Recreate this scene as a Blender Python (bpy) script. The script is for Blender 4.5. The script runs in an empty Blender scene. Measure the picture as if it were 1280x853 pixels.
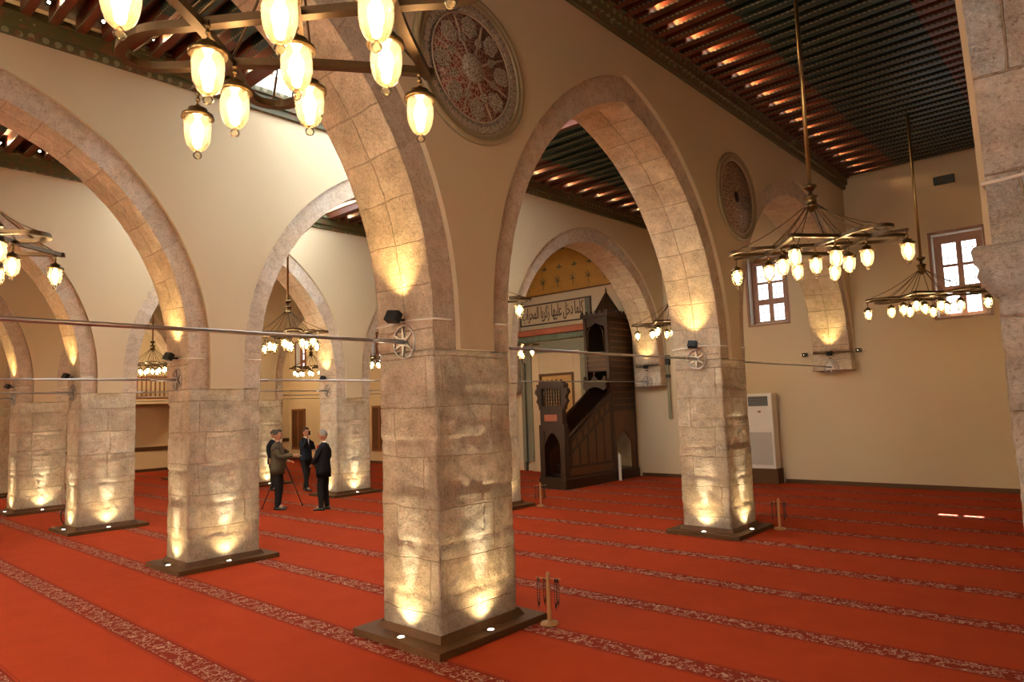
import bpy, bmesh, math, random
from mathutils import Vector, Matrix, noise
from mathutils.geometry import tessellate_polygon
PI = math.pi
R = random.Random(7)
SC = bpy.context.scene
COL = SC.collection

# ------------------------------------------------------------------ helpers
class MB:
    """collects shapes into one bmesh with a UV layer"""
    def __init__(self):
        self.bm = bmesh.new(); self.uv = self.bm.loops.layers.uv.new('UVMap')
    def face(self, pts, uvs=None, smooth=False):
        vs = [self.bm.verts.new(p) for p in pts]
        try: f = self.bm.faces.new(vs)
        except ValueError: return None
        f.smooth = smooth
        if uvs:
            for l, u in zip(f.loops, uvs): l[self.uv].uv = u
        return f
    def grid(self, rows, uvf=None, closed=False, smooth=True, flip=False):
        """rows: list of equal-length point lists"""
        V = [[self.bm.verts.new(p) for p in r] for r in rows]
        n = len(V[0])
        for i in range(len(V) - 1):
            for j in range(n if closed else n - 1):
                k = (j + 1) % n
                q = [V[i][j], V[i][k], V[i + 1][k], V[i + 1][j]]
                ids = [(i, j), (i, j + 1), (i + 1, j + 1), (i + 1, j)]
                if flip: q.reverse(); ids.reverse()
                try: f = self.bm.faces.new(q)
                except ValueError: continue
                f.smooth = smooth
                if uvf:
                    for l, (a, b) in zip(f.loops, ids): l[self.uv].uv = uvf(a, b)
        return V
    def cap(self, vs, flip=False):
        vs = list(vs)
        if flip: vs.reverse()
        try: self.bm.faces.new(vs)
        except ValueError: pass
    def box(self, x0, y0, z0, x1, y1, z1, m=None):
        P = [Vector(p) for p in ((x0,y0,z0),(x1,y0,z0),(x1,y1,z0),(x0,y1,z0),(x0,y0,z1),(x1,y0,z1),(x1,y1,z1),(x0,y1,z1))]
        if m is not None: P = [m @ p for p in P]
        v = [self.bm.verts.new(p) for p in P]
        L = [(0,3,2,1),(4,5,6,7),(0,1,5,4),(1,2,6,5),(2,3,7,6),(3,0,4,7)]
        for q in L:
            f = self.bm.faces.new([v[i] for i in q])
            for l, i in zip(f.loops, q):
                p = (x0 if i in (0,3,4,7) else x1, y0 if i in (0,1,4,5) else y1, z0 if i < 4 else z1)
                if q in (L[2], L[4]): l[self.uv].uv = (p[0], p[2])
                elif q in (L[3], L[5]): l[self.uv].uv = (p[1], p[2])
                else: l[self.uv].uv = (p[0], p[1])
        return self
    def tube(self, pts, r, n=8, caps=True, smooth=True, squash=None):
        pts = [Vector(p) for p in pts]
        rows = []; up = Vector((0,0,1)); prev = None
        for i, p in enumerate(pts):
            a = pts[max(i-1,0)]; b = pts[min(i+1,len(pts)-1)]
            t = (b - a).normalized()
            s = t.cross(up)
            if s.length < 1e-3: s = prev if prev else Vector((1,0,0))
            s = s.normalized(); prev = s
            u = s.cross(t).normalized()
            rr = r[i] if isinstance(r, (list, tuple)) else r
            rows.append([p + s*(rr*math.cos(2*PI*k/n)) + u*(rr*math.sin(2*PI*k/n)) for k in range(n)])
        V = self.grid(rows, closed=True, smooth=smooth, uvf=lambda i,j:(j/n, i*.1))
        if caps: self.cap(V[0]); self.cap(V[-1], True)
        return self
    def lathe(self, prof, c=(0,0,0), n=20, smooth=True, axis='z', m=None, caps=True):
        rows = []
        for r, z in prof:
            row = []
            for k in range(n):
                a = 2*PI*k/n
                p = Vector((r*math.cos(a), r*math.sin(a), z))
                if axis == 'x': p = Vector((z, p.x, p.y))
                if axis == 'y': p = Vector((p.x, z, p.y))
                p = p + Vector(c)
                if m is not None: p = m @ p
                row.append(p)
            rows.append(row)
        V = self.grid(rows, closed=True, smooth=smooth, uvf=lambda i,j:(j/n, prof[i][1]))
        if caps and prof[0][0] > 1e-5: self.cap(V[0], True)
        if caps and prof[-1][0] > 1e-5: self.cap(V[-1])
        return self
    def prism(self, poly, h0, h1, axis='x', fx=None):
        """poly of 2D points extruded; axis x: points are (y,z)"""
        def P(p, h):
            if axis == 'x': return Vector((h if fx is None else fx(p[0]) + h, p[0], p[1]))
            if axis == 'y': return Vector((p[0], h, p[1]))
            return Vector((p[0], p[1], h))
        a = [self.bm.verts.new(P(p, h0)) for p in poly]
        b = [self.bm.verts.new(P(p, h1)) for p in poly]
        tri = tessellate_polygon([[Vector((p[0], p[1], 0)) for p in poly]])
        for t in tri:
            for vs in ([a[i] for i in t], [b[i] for i in reversed(t)]):
                try:
                    f = self.bm.faces.new(vs)
                    for l in f.loops:
                        co = l.vert.co; l[self.uv].uv = (co.y, co.z) if axis == 'x' else ((co.x, co.z) if axis == 'y' else (co.x, co.y))
                except ValueError: pass
        n = len(poly)
        for i in range(n):
            k = (i + 1) % n
            try:
                f = self.bm.faces.new([a[i], a[k], b[k], b[i]])
                for l in f.loops:
                    co = l.vert.co; l[self.uv].uv = (co.x + co.y*.01, co.z if abs(poly[i][0]-poly[k][0]) < abs(poly[i][1]-poly[k][1]) else co.y)
            except ValueError: pass
        return self
    def build(self, name, mat, parent=None, loc=None, smooth=None, bevel=0):
        bmesh.ops.recalc_face_normals(self.bm, faces=self.bm.faces)
        me = bpy.data.meshes.new(name); self.bm.to_mesh(me); self.bm.free()
        me.materials.append(mat)
        o = bpy.data.objects.new(name, me); COL.objects.link(o)
        if parent: o.parent = parent
        if loc: o.location = loc
        if bevel:
            b = o.modifiers.new('b', 'BEVEL'); b.width = bevel; b.segments = 2; b.limit_method = 'ANGLE'
        return o

def empty(name, loc=(0,0,0), rz=0):
    o = bpy.data.objects.new(name, None); COL.objects.link(o)
    o.location = loc; o.rotation_euler = (0,0,rz); o.empty_display_size = .1
    return o
def tag(o, label, cat, group=None, kind='thing'):
    o['label'] = label; o['category'] = cat
    if group: o['group'] = group
    if kind: o['kind'] = kind
    return o
def struct(o): o['kind'] = 'structure'; return o
def copy_tree(o, parent=None):
    c = o.copy(); COL.objects.link(c); c.parent = parent
    for ch in list(o.children): copy_tree(ch, c)
    return c
def smooth_path(pts, n=6, closed=False):
    P = [Vector(p) for p in pts]; out = []; N = len(P)
    rng = range(N if closed else N - 1)
    for i in rng:
        if closed: p0, p1, p2, p3 = P[(i-1) % N], P[i], P[(i+1) % N], P[(i+2) % N]
        else: p0, p1, p2, p3 = P[max(i-1,0)], P[i], P[i+1], P[min(i+2,N-1)]
        for k in range(n):
            t = k / n
            out.append(.5*((2*p1) + (-p0+p2)*t + (2*p0-5*p1+4*p2-p3)*t*t + (-p0+3*p1-3*p2+p3)*t**3))
    if not closed: out.append(P[-1])
    return out

# ------------------------------------------------------------------ materials
def lin(c):
    if isinstance(c, str):
        c = [int(c[i:i+2], 16)/255 for i in (0,2,4)]
        c = [x/12.92 if x <= .04045 else ((x+.055)/1.055)**2.4 for x in c]
    return (*c[:3], 1)
class NT:
    def __init__(self, name):
        self.m = bpy.data.materials.new(name); self.m.use_nodes = True
        self.t = self.m.node_tree; self.b = self.t.nodes['Principled BSDF']; self.out = self.t.nodes['Material Output']
    def n(self, ty, **kw):
        x = self.t.nodes.new('ShaderNode' + ty)
        for k, v in kw.items():
            if hasattr(x, k): setattr(x, k, v)
        return x
    def l(self, a, b): self.t.links.new(a, b)
    def val(self, sock, v):
        if hasattr(v, 'is_linked') or isinstance(v, bpy.types.NodeSocket): self.l(v, sock)
        else: sock.default_value = v
    def math(self, op, a, b=0.0, c=None):
        x = self.n('Math', operation=op); self.val(x.inputs[0], a); self.val(x.inputs[1], b)
        if c is not None: self.val(x.inputs[2], c)
        return x.outputs[0]
    def mix(self, f, a, b, blend='MIX'):
        x = self.n('Mix', data_type='RGBA', blend_type=blend)
        self.val(x.inputs[0], f); self.val(x.inputs[6], a); self.val(x.inputs[7], b)
        return x.outputs[2]
    def noise(self, vec, scale, detail=4, rough=.55, dist=0):
        x = self.n('TexNoise'); x.inputs['Scale'].default_value = scale; x.inputs['Detail'].default_value = detail
        x.inputs['Roughness'].default_value = rough; x.inputs['Distortion'].default_value = dist
        if vec is not None: self.l(vec, x.inputs['Vector'])
        return x.outputs['Fac']
    def ramp(self, f, stops, interp='LINEAR'):
        x = self.n('ValToRGB'); x.color_ramp.interpolation = interp
        e = x.color_ramp.elements
        while len(e) < len(stops): e.new(.5)
        for el, (p, c) in zip(e, stops):
            el.position = p; el.color = lin(c) if not isinstance(c, (int, float)) else (c, c, c, 1)
        self.val(x.inputs[0], f); return x.outputs[0]
    def bump(self, h, strength=.5, dist=.02, normal=None):
        x = self.n('Bump'); x.inputs['Strength'].default_value = strength; x.inputs['Distance'].default_value = dist
        self.l(h, x.inputs['Height'])
        if normal is not None: self.l(normal, x.inputs['Normal'])
        self.l(x.outputs[0], self.b.inputs['Normal']); return x.outputs[0]
    def set(self, **kw):
        for k, v in kw.items(): self.val(self.b.inputs[k.replace('_', ' ')], v)
        return self.m
    def obj(self): return self.n('TexCoord').outputs['Object']
    def uvc(self): return self.n('TexCoord').outputs['UV']
    def gen(self): return self.n('TexCoord').outputs['Generated']
def simple(name, col, rough=.6, metal=0, var=.12, scale=8, bump=0, spec=.5):
    t = NT(name); o = t.obj()
    f = t.noise(o, scale)
    c = lin(col)
    lo = tuple(x*(1-var) for x in c[:3]) + (1,); hi = tuple(min(1, x*(1+var)) for x in c[:3]) + (1,)
    t.l(t.mix(f, lo, hi), t.b.inputs['Base Color'])
    t.set(Roughness=rough, Metallic=metal, Specular_IOR_Level=spec)
    if bump: t.bump(f, bump, .01)
    return t.m
def emit(name, col, s):
    t = NT(name); e = t.n('Emission'); e.inputs[0].default_value = lin(col); e.inputs[1].default_value = s
    t.l(e.outputs[0], t.out.inputs[0]); return t.m

def stone(name, bw=.62, rh=.48, tint=(1,1,1), seed=0.0, off=.42, rough=1.0, mort=1.0):
    t = NT(name); uv = t.uvc(); ob = t.obj()
    mp = t.n('Mapping'); mp.inputs['Location'].default_value = (seed, seed*.37+.03, 0); t.l(uv, mp.inputs[0])
    nz = t.n('TexNoise'); nz.inputs['Scale'].default_value = 2.2; nz.inputs['Detail'].default_value = 3; t.l(mp.outputs[0], nz.inputs['Vector'])
    sub = t.n('VectorMath', operation='SUBTRACT'); t.l(nz.outputs['Color'], sub.inputs[0]); sub.inputs[1].default_value = (.5,.5,.5)
    sc = t.n('VectorMath', operation='SCALE'); t.l(sub.outputs[0], sc.inputs[0]); sc.inputs['Scale'].default_value = .07
    ad = t.n('VectorMath', operation='ADD'); t.l(mp.outputs[0], ad.inputs[0]); t.l(sc.outputs[0], ad.inputs[1])
    br = t.n('TexBrick'); t.l(ad.outputs[0], br.inputs['Vector'])
    br.offset = off; br.squash = 1.35 if off else 1.0; br.squash_frequency = 3
    br.inputs['Scale'].default_value = 1; br.inputs['Brick Width'].default_value = bw; br.inputs['Row Height'].default_value = rh
    br.inputs['Mortar Size'].default_value = .0075; br.inputs['Mortar Smooth'].default_value = .6; br.inputs['Bias'].default_value = 0
    br.inputs['Color1'].default_value = lin([.60*tint[0],.50*tint[1],.365*tint[2]]); br.inputs['Color2'].default_value = lin([.82*tint[0],.755*tint[1],.61*tint[2]])
    br.inputs['Mortar'].default_value = lin([.47*mort,.36*mort,.25*mort])
    n1 = t.noise(ob, 1.7, 6, .6, .4); n2 = t.noise(ob, 9, 6, .65)
    c = t.mix(t.ramp(n1, [(.35,0),(.7,1)]), br.outputs['Color'], lin([.64,.505,.37]))
    x = t.n('Mix', data_type='RGBA', blend_type='MULTIPLY'); x.inputs[0].default_value = .75
    t.l(c, x.inputs[6]); t.l(t.ramp(n2, [(.28,(.62,.58,.54)),(.6,(1,1,1))]), x.inputs[7])
    # pits and darker pick marks
    n3 = t.noise(ob, 42, 4, .7)
    y = t.n('Mix', data_type='RGBA', blend_type='MULTIPLY'); y.inputs[0].default_value = .8
    t.l(x.outputs[2], y.inputs[6]); t.l(t.ramp(n3, [(.33,(.55,.48,.42)),(.48,(1,1,1))]), y.inputs[7])
    t.l(y.outputs[2], t.b.inputs['Base Color'])
    t.set(Roughness=.85, Specular_IOR_Level=.25)
    # heights
    area = t.ramp(t.noise(ob, 2.4, 3), [(.38,.25),(.62,1)])       # rough-tooled zones against smoother ones
    ms = t.n('TexMusgrave') if False else None
    tool = t.noise(ob, 38, 4, .8, .9)
    h = t.math('MULTIPLY', t.math('MULTIPLY', tool, area), .75)
    h = t.math('ADD', h, t.math('MULTIPLY', t.noise(ob, 10, 4, .6), .5))
    h = t.math('SUBTRACT', h, t.math('MULTIPLY', br.outputs['Fac'], 1.0))
    t.bump(h, rough, .055)
    return t.m

def plaster_mat():
    t = NT('cream_plaster'); ob = t.obj()
    f = t.noise(ob, .6, 4); g = t.noise(ob, 30, 3)
    t.l(t.mix(f, lin([.55,.445,.29]), lin([.62,.51,.345])), t.b.inputs['Base Color'])
    t.set(Roughness=.7, Specular_IOR_Level=.3); t.bump(g, .06, .01)
    return t.m
def carpet_mat():
    t = NT('red_prayer_carpet'); ob = t.obj()
    sep = t.n('SeparateXYZ'); t.l(ob, sep.inputs[0]); X, Y = sep.outputs[0], sep.outputs[1]
    per = 1.27
    v = t.math('MODULO', t.math('ADD', Y, 100*per - 2.82 + per/2), per)        # 0..per, stripe centred at per/2
    d = t.math('ABSOLUTE', t.math('SUBTRACT', v, per/2))
    band = t.math('LESS_THAN', d, .135)
    line = t.math('MULTIPLY', t.math('GREATER_THAN', d, .120), t.math('LESS_THAN', d, .133))
    edge = t.math('MULTIPLY', t.math('GREATER_THAN', d, .150), t.math('LESS_THAN', d, .158))
    # flowing vine: warped voronoi edges + curls
    nz = t.n('TexNoise'); nz.inputs['Scale'].default_value = 5; nz.inputs['Detail'].default_value = 2; t.l(ob, nz.inputs['Vector'])
    s = t.n('VectorMath', operation='SCALE'); t.l(nz.outputs['Color'], s.inputs[0]); s.inputs['Scale'].default_value = .16
    a = t.n('VectorMath', operation='ADD'); t.l(ob, a.inputs[0]); t.l(s.outputs[0], a.inputs[1])
    vo = t.n('TexVoronoi', feature='DISTANCE_TO_EDGE'); vo.inputs['Scale'].default_value = 19; t.l(a.outputs[0], vo.inputs['Vector'])
    vine = t.math('LESS_THAN', vo.outputs['Distance'], .055)
    vb = t.n('TexVoronoi', feature='F1'); vb.inputs['Scale'].default_value = 30; t.l(a.outputs[0], vb.inputs['Vector'])
    blob = t.math('MULTIPLY', t.math('LESS_THAN', vb.outputs['Distance'], .33), t.math('GREATER_THAN', vb.outputs['Distance'], .24))
    gap = t.math('GREATER_THAN', t.noise(ob, 11, 2), .47)
    vine = t.math('MULTIPLY', t.math('MAXIMUM', vine, blob), gap)
    vine = t.math('MULTIPLY', t.math('MULTIPLY', vine, t.math('LESS_THAN', d, .112)), 1.0)
    base = t.mix(t.noise(ob, 2.5, 5, .6), lin([.24,.026,.007]), lin([.35,.045,.012]))
    base = t.mix(t.math('MULTIPLY', t.noise(ob, 120, 2), .3), base, lin([.32,.02,.004]))
    c = t.mix(band, base, lin([.17,.016,.008]))
    c = t.mix(t.math('MAXIMUM', line, edge), c, lin([.17,.012,.006]))
    c = t.mix(t.math('MULTIPLY', vine, .75), c, lin([.46,.32,.22]))
    t.l(c, t.b.inputs['Base Color'])
    t.set(Roughness=.95, Specular_IOR_Level=.1, Sheen_Weight=.0)
    t.bump(t.noise(ob, 260, 2), .35, .006)
    return t.m
def beam_mat(L):
    t = NT('painted_ceiling_beam'); ob = t.obj()
    sep = t.n('SeparateXYZ'); t.l(ob, sep.inputs[0]); X, Y, Z = sep.outputs
    ax = t.math('ABSOLUTE', X)
    end = t.math('GREATER_THAN', t.math('ADD', ax, t.math('MULTIPLY', t.noise(ob, 1.3, 1), .15)), L/2 - 1.15)
    c = t.mix(end, lin([.005,.020,.017]), lin([.095,.018,.006]))
    orn = t.math('GREATER_THAN', t.noise(ob, 26, 2, .5, .6), .60)
    c = t.mix(t.math('MULTIPLY', orn, .3), c, lin([.09,.07,.03]))
    ay = t.math('ABSOLUTE', Y)
    w = t.n('TexWave', wave_type='BANDS', bands_direction='DIAGONAL'); w.inputs['Scale'].default_value = 9; t.l(ob, w.inputs['Vector'])
    rope = t.math('MULTIPLY', t.math('GREATER_THAN', ay, .050), t.math('LESS_THAN', Z, -.075))
    rc = t.mix(t.math('GREATER_THAN', w.outputs['Fac'], .5), lin([.012,.010,.007]), lin([.10,.075,.04]))
    c = t.mix(rope, c, rc)
    t.l(c, t.b.inputs['Base Color']); t.set(Roughness=.45, Specular_IOR_Level=.22)
    return t.m
def board_mat():
    t = NT('painted_ceiling_boards'); ob = t.obj()
    n = t.noise(ob, 14, 3)
    c = t.mix(t.math('GREATER_THAN', n, .56), lin([.065,.020,.007]), lin([.11,.038,.012]))
    t.l(c, t.b.inputs['Base Color']); t.set(Roughness=.6)
    return t.m
def cornice_mat():
    t = NT('painted_cornice'); ob = t.obj()
    sep = t.n('SeparateXYZ'); t.l(ob, sep.inputs[0])
    w = t.n('TexVoronoi', feature='F1'); w.inputs['Scale'].default_value = 7; t.l(ob, w.inputs['Vector'])
    w.inputs['Randomness'].default_value = .15
    dot = t.math('LESS_THAN', w.outputs['Distance'], .3)
    c = t.mix(t.math('MULTIPLY', dot, .6), lin([.06,.052,.016]), lin([.26,.235,.14]))
    c = t.mix(t.math('GREATER_THAN', t.noise(ob, 9, 2), .58), c, lin([.11,.045,.016]))
    t.l(c, t.b.inputs['Base Color']); t.set(Roughness=.5)
    return t.m
def wood_mat(name, c1, c2, sc=3, rough=.4, stretch=(1,1,.12)):
    t = NT(name); ob = t.obj()
    mp = t.n('Mapping'); mp.inputs['Scale'].default_value = stretch; t.l(ob, mp.inputs[0])
    f = t.noise(mp.outputs[0], sc*6, 5, .6, 1.2)
    t.l(t.mix(f, lin(c1), lin(c2)), t.b.inputs['Base Color']); t.set(Roughness=rough); t.bump(f, .1, .004)
    return t.m
def glass_mat():
    t = NT('warm_lamp_glass')
    tr = t.n('BsdfTransparent'); tr.inputs[0].default_value = (1,.96,.86,1)
    tl = t.n('BsdfTranslucent'); tl.inputs[0].default_value = (1,.93,.72,1)
    gl = t.n('BsdfGlossy'); gl.inputs['Roughness'].default_value = .08
    m1 = t.n('MixShader'); m1.inputs[0].default_value = .085; t.l(tr.outputs[0], m1.inputs[1]); t.l(tl.outputs[0], m1.inputs[2])
    fr = t.n('Fresnel'); fr.inputs[0].default_value = 1.4
    m2 = t.n('MixShader'); t.l(fr.outputs[0], m2.inputs[0]); t.l(m1.outputs[0], m2.inputs[1]); t.l(gl.outputs[0], m2.inputs[2])
    t.l(m2.outputs[0], t.out.inputs[0]); return t.m
def clear_glass():
    t = NT('clear_glass')
    tr = t.n('BsdfTransparent'); tr.inputs[0].default_value = (.97,.95,.9,1)
    gl = t.n('BsdfGlossy'); gl.inputs['Roughness'].default_value = .05
    fr = t.n('Fresnel'); fr.inputs[0].default_value = 1.5
    m2 = t.n('MixShader'); t.l(fr.outputs[0], m2.inputs[0]); t.l(tr.outputs[0], m2.inputs[1]); t.l(gl.outputs[0], m2.inputs[2])
    t.l(m2.outputs[0], t.out.inputs[0]); return t.m

M = {}
M['plaster'] = plaster_mat()
M['carpet'] = carpet_mat()
M['stone'] = stone('rough_limestone_blocks', 1.15, .48, (1,1,1), 0.4, .42, 1.0, 1.35)
M['stone_b'] = stone('rough_limestone_blocks_worn', 1.2, .46, (.97,.99,1.0), 3.3, .42, 1.0, 1.25)
M['stone_grey'] = stone('grey_limestone_blocks', .8, .5, (.78,.90,1.1), 5.1)
M['voussoir'] = stone('limestone_arch_blocks', .425, .43, (1.03,.97,.93), .0, 0, .9, 1.1)
M['band'] = stone('limestone_arch_face', 5.3, .55, (.88,.87,.97), 2.9, .42, .4, 1.1)
M['board'] = board_mat(); M['cornice'] = cornice_mat()
M['plinth'] = wood_mat('brown_plinth_wood', [.052,.021,.007], [.090,.037,.012], 2, .6, (1,1,1)); M['plinth'].node_tree.nodes['Principled BSDF'].inputs['Specular IOR Level'].default_value = .2
M['wood'] = wood_mat('window_wood', [.15,.05,.018], [.25,.095,.035], 2)
M['dark_wood'] = wood_mat('carved_walnut', [.016,.007,.004], [.045,.018,.008], 2, .35)
M['mid_wood'] = wood_mat('walnut_panel', [.06,.023,.009], [.11,.044,.016], 2, .4)
M['brass'] = simple('aged_brass', [.15,.095,.04], .32, .9, .3, 20)
M['rod_brass'] = simple('rod_brass', [.34,.23,.10], .3, .9, .1, 10)
M['bronze'] = simple('dark_bronze', [.085,.052,.026], .36, .85, .3, 14)
M['steel'] = simple('brushed_steel', [.42,.39,.38], .38, .9, .1, 12)
M['black'] = simple('black_plastic', [.012,.012,.013], .4)
M['white'] = simple('white_paint', [.74,.71,.64], .45, var=.04)
M['cable'] = simple('white_cable_conduit', [.72,.66,.58], .5, var=.05)
M['glass'] = glass_mat(); M['clear'] = clear_glass()
M['bulb'] = emit('lit_bulb', [1,.64,.30], 52)
M['disc'] = emit('lit_floor_disc', [1,.9,.72], 14)
M['led'] = emit('lit_led', [1,.88,.66], 40)
M['added_rear_pane'] = emit('added_rear_fill_pane', [1,.97,.93], 3.8)
def sun_pane():
    t = NT('clear_sunlit_pane'); e = t.n('Emission'); e.inputs[0].default_value = (.93,.97,1,1); e.inputs[1].default_value = 3.4
    tr = t.n('BsdfTransparent'); m = t.n('MixShader'); m.inputs[0].default_value = .5
    t.l(tr.outputs[0], m.inputs[1]); t.l(e.outputs[0], m.inputs[2]); t.l(m.outputs[0], t.out.inputs[0]); return t.m
M['sun_pane'] = sun_pane()
M['pane'] = emit('bright_daylight_pane', [.93,.97,1], 1.7)
M['sky_pane'] = emit('bright_skylight_pane', [.84,.94,1], 13)
M['iron'] = simple('grey_iron_grille', [.30,.30,.32], .5)

for k_, v_ in (('black', .2), ('dark_wood', .22), ('mid_wood', .22)): M[k_].node_tree.nodes['Principled BSDF'].inputs['Specular IOR Level'].default_value = v_

# ------------------------------------------------------------------ camera
f_px = 859.044
Rw = [[0.0]*3 for _ in range(3)]
def rodr(w):
    a = math.sqrt(sum(x*x for x in w)); k = [x/a for x in w]
    K = Matrix(((0,-k[2],k[1]),(k[2],0,-k[0]),(-k[1],k[0],0)))
    return Matrix.Identity(3) + math.sin(a)*K + (1-math.cos(a))*(K @ K)
Rm = rodr((1.418100, 0.510707, -0.615065))
cam_d = bpy.data.cameras.new('camera'); cam = bpy.data.objects.new('camera', cam_d); COL.objects.link(cam)
cam_d.sensor_width = 36; cam_d.lens = f_px/1280*36; cam_d.clip_start = .05; cam_d.clip_end = 200
right, down, fwd = Vector(Rm[0]), Vector(Rm[1]), Vector(Rm[2])
mw = Matrix((right, -down, -fwd)).transposed().to_4x4(); mw.translation = Vector((0,0,2.2))
cam.matrix_world = mw
SC.camera = cam

# ------------------------------------------------------------------ geometry constants
YQ = 17.91; Y0 = -1.8
ARC = {   # front (+X) face x as a function of y, stone thickness, cornice height
    'Z': dict(x=lambda y: .38, t=.85, zc=7.22, nm='the arcade beside the camera'),
    'A': dict(x=lambda y: -4.87, t=.85, zc=7.22),
    'B': dict(x=lambda y: -10.22 + .018*(y-4.9), t=.78, zc=7.12),
    'C': dict(x=lambda y: -15.52, t=.80, zc=7.02),
    'D': dict(x=lambda y: -20.13, t=.80, zc=7.02),
    'E': dict(x=lambda y: -25.3, t=.80, zc=7.02),
}
XL, XR, YB = -30.6, 5.2, -7.0
# piers: y0, y1, zs (top of the plain pier)
PIERS = {
 'Z': {1:(4.40,5.45,2.96), 2:(10.5,11.5,2.8)},
 'A': {1:(4.367,5.43,2.768), 2:(10.58,11.53,2.85)},
 'B': {1:(4.37,5.467,2.61), 2:(10.482,11.521,2.70)},
 'C': {1:(4.503,5.546,2.746), 2:(10.448,11.515,2.567)},
 'D': {1:(4.523,5.573,2.696), 2:(10.493,11.551,2.64)},
 'E': {1:(4.5,5.55,2.7), 2:(10.5,11.52,2.64)},
}
SPRING = 3.05; APEX = 6.36
def arch_pts(yL, zL, yR, zR, spring, apex, n=18):
    spring = max(spring, zL, zR); ym = (yL+yR)/2; a = (yR-yL)/2; h = apex-spring; r = (a*a+h*h)/(2*a)
    L = [(yL, zL)]
    ang = math.atan2(h, r-a)
    left = [(yL + r - r*math.cos(ang*i/n), spring + r*math.sin(ang*i/n)) for i in range(n+1)]
    rt = [(2*ym - y, z) for y, z in reversed(left[:-1])]
    return L + left + rt + [(yR, zR)]
def bays(k):
    p = PIERS[k]
    return [(-.75, 2.7, p[1][0], p[1][2]), (p[1][1], p[1][2], p[2][0], p[2][2]), (p[2][1], p[2][2], 17.62, 3.2)]
XS = .285
def outer_of(b, eps=0):
    yL, zL, yR, zR = b
    sp = SPRING
    return arch_pts(yL-XS-eps, zL, yR+XS+eps, zR, sp, APEX+.36+eps)

# ------------------------------------------------------------------ arcades
arch_info = {
 ('A',0):'wide pointed stone arch rising over the nearest pier towards the camera, its soffit lit orange',
 ('A',1):'tall pointed stone arch between the two piers that carry the round medallions',
 ('A',2):'pointed stone arch from the farther medallion pier to the window wall',
 ('B',0):'wide pointed stone arch at the picture edge, springing from the pier left of the talking men',
 ('B',1):'pointed stone arch of the second arcade framing the talking men\'s chandelier',
 ('B',2):'pointed stone arch framing the carved wooden pulpit and the calligraphy panel',
 ('C',0):'pointed stone arch of the third arcade behind the small cut-off chandelier',
 ('C',1):'narrow-looking pointed stone arch behind the rod-hung chandelier above the men',
 ('C',2):'pointed stone arch of the third arcade near the calligraphy wall',
 ('D',0):'small pointed stone arch of the fourth arcade towards the camera',
 ('D',1):'small pointed stone arch of the fourth arcade behind the men',
 ('D',2):'small pointed stone arch of the fourth arcade nearest the far window',
 ('E',0):'pointed stone arch of the farthest arcade before the gallery',
 ('E',1):'pointed stone arch of the farthest arcade, middle bay',
 ('E',2):'pointed stone arch of the farthest arcade against the end window wall',
 ('Z',0):'rough grey stone arch over the pier cut off by the picture edge',
 ('Z',1):'rough grey stone arch behind the cut-off pier',
}
WN = {'Z':'wall_near_arcade','A':'wall_first_arcade','B':'wall_second_arcade','C':'wall_third_arcade','D':'wall_fourth_arcade','E':'wall_fifth_arcade'}
TR = 1
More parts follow.
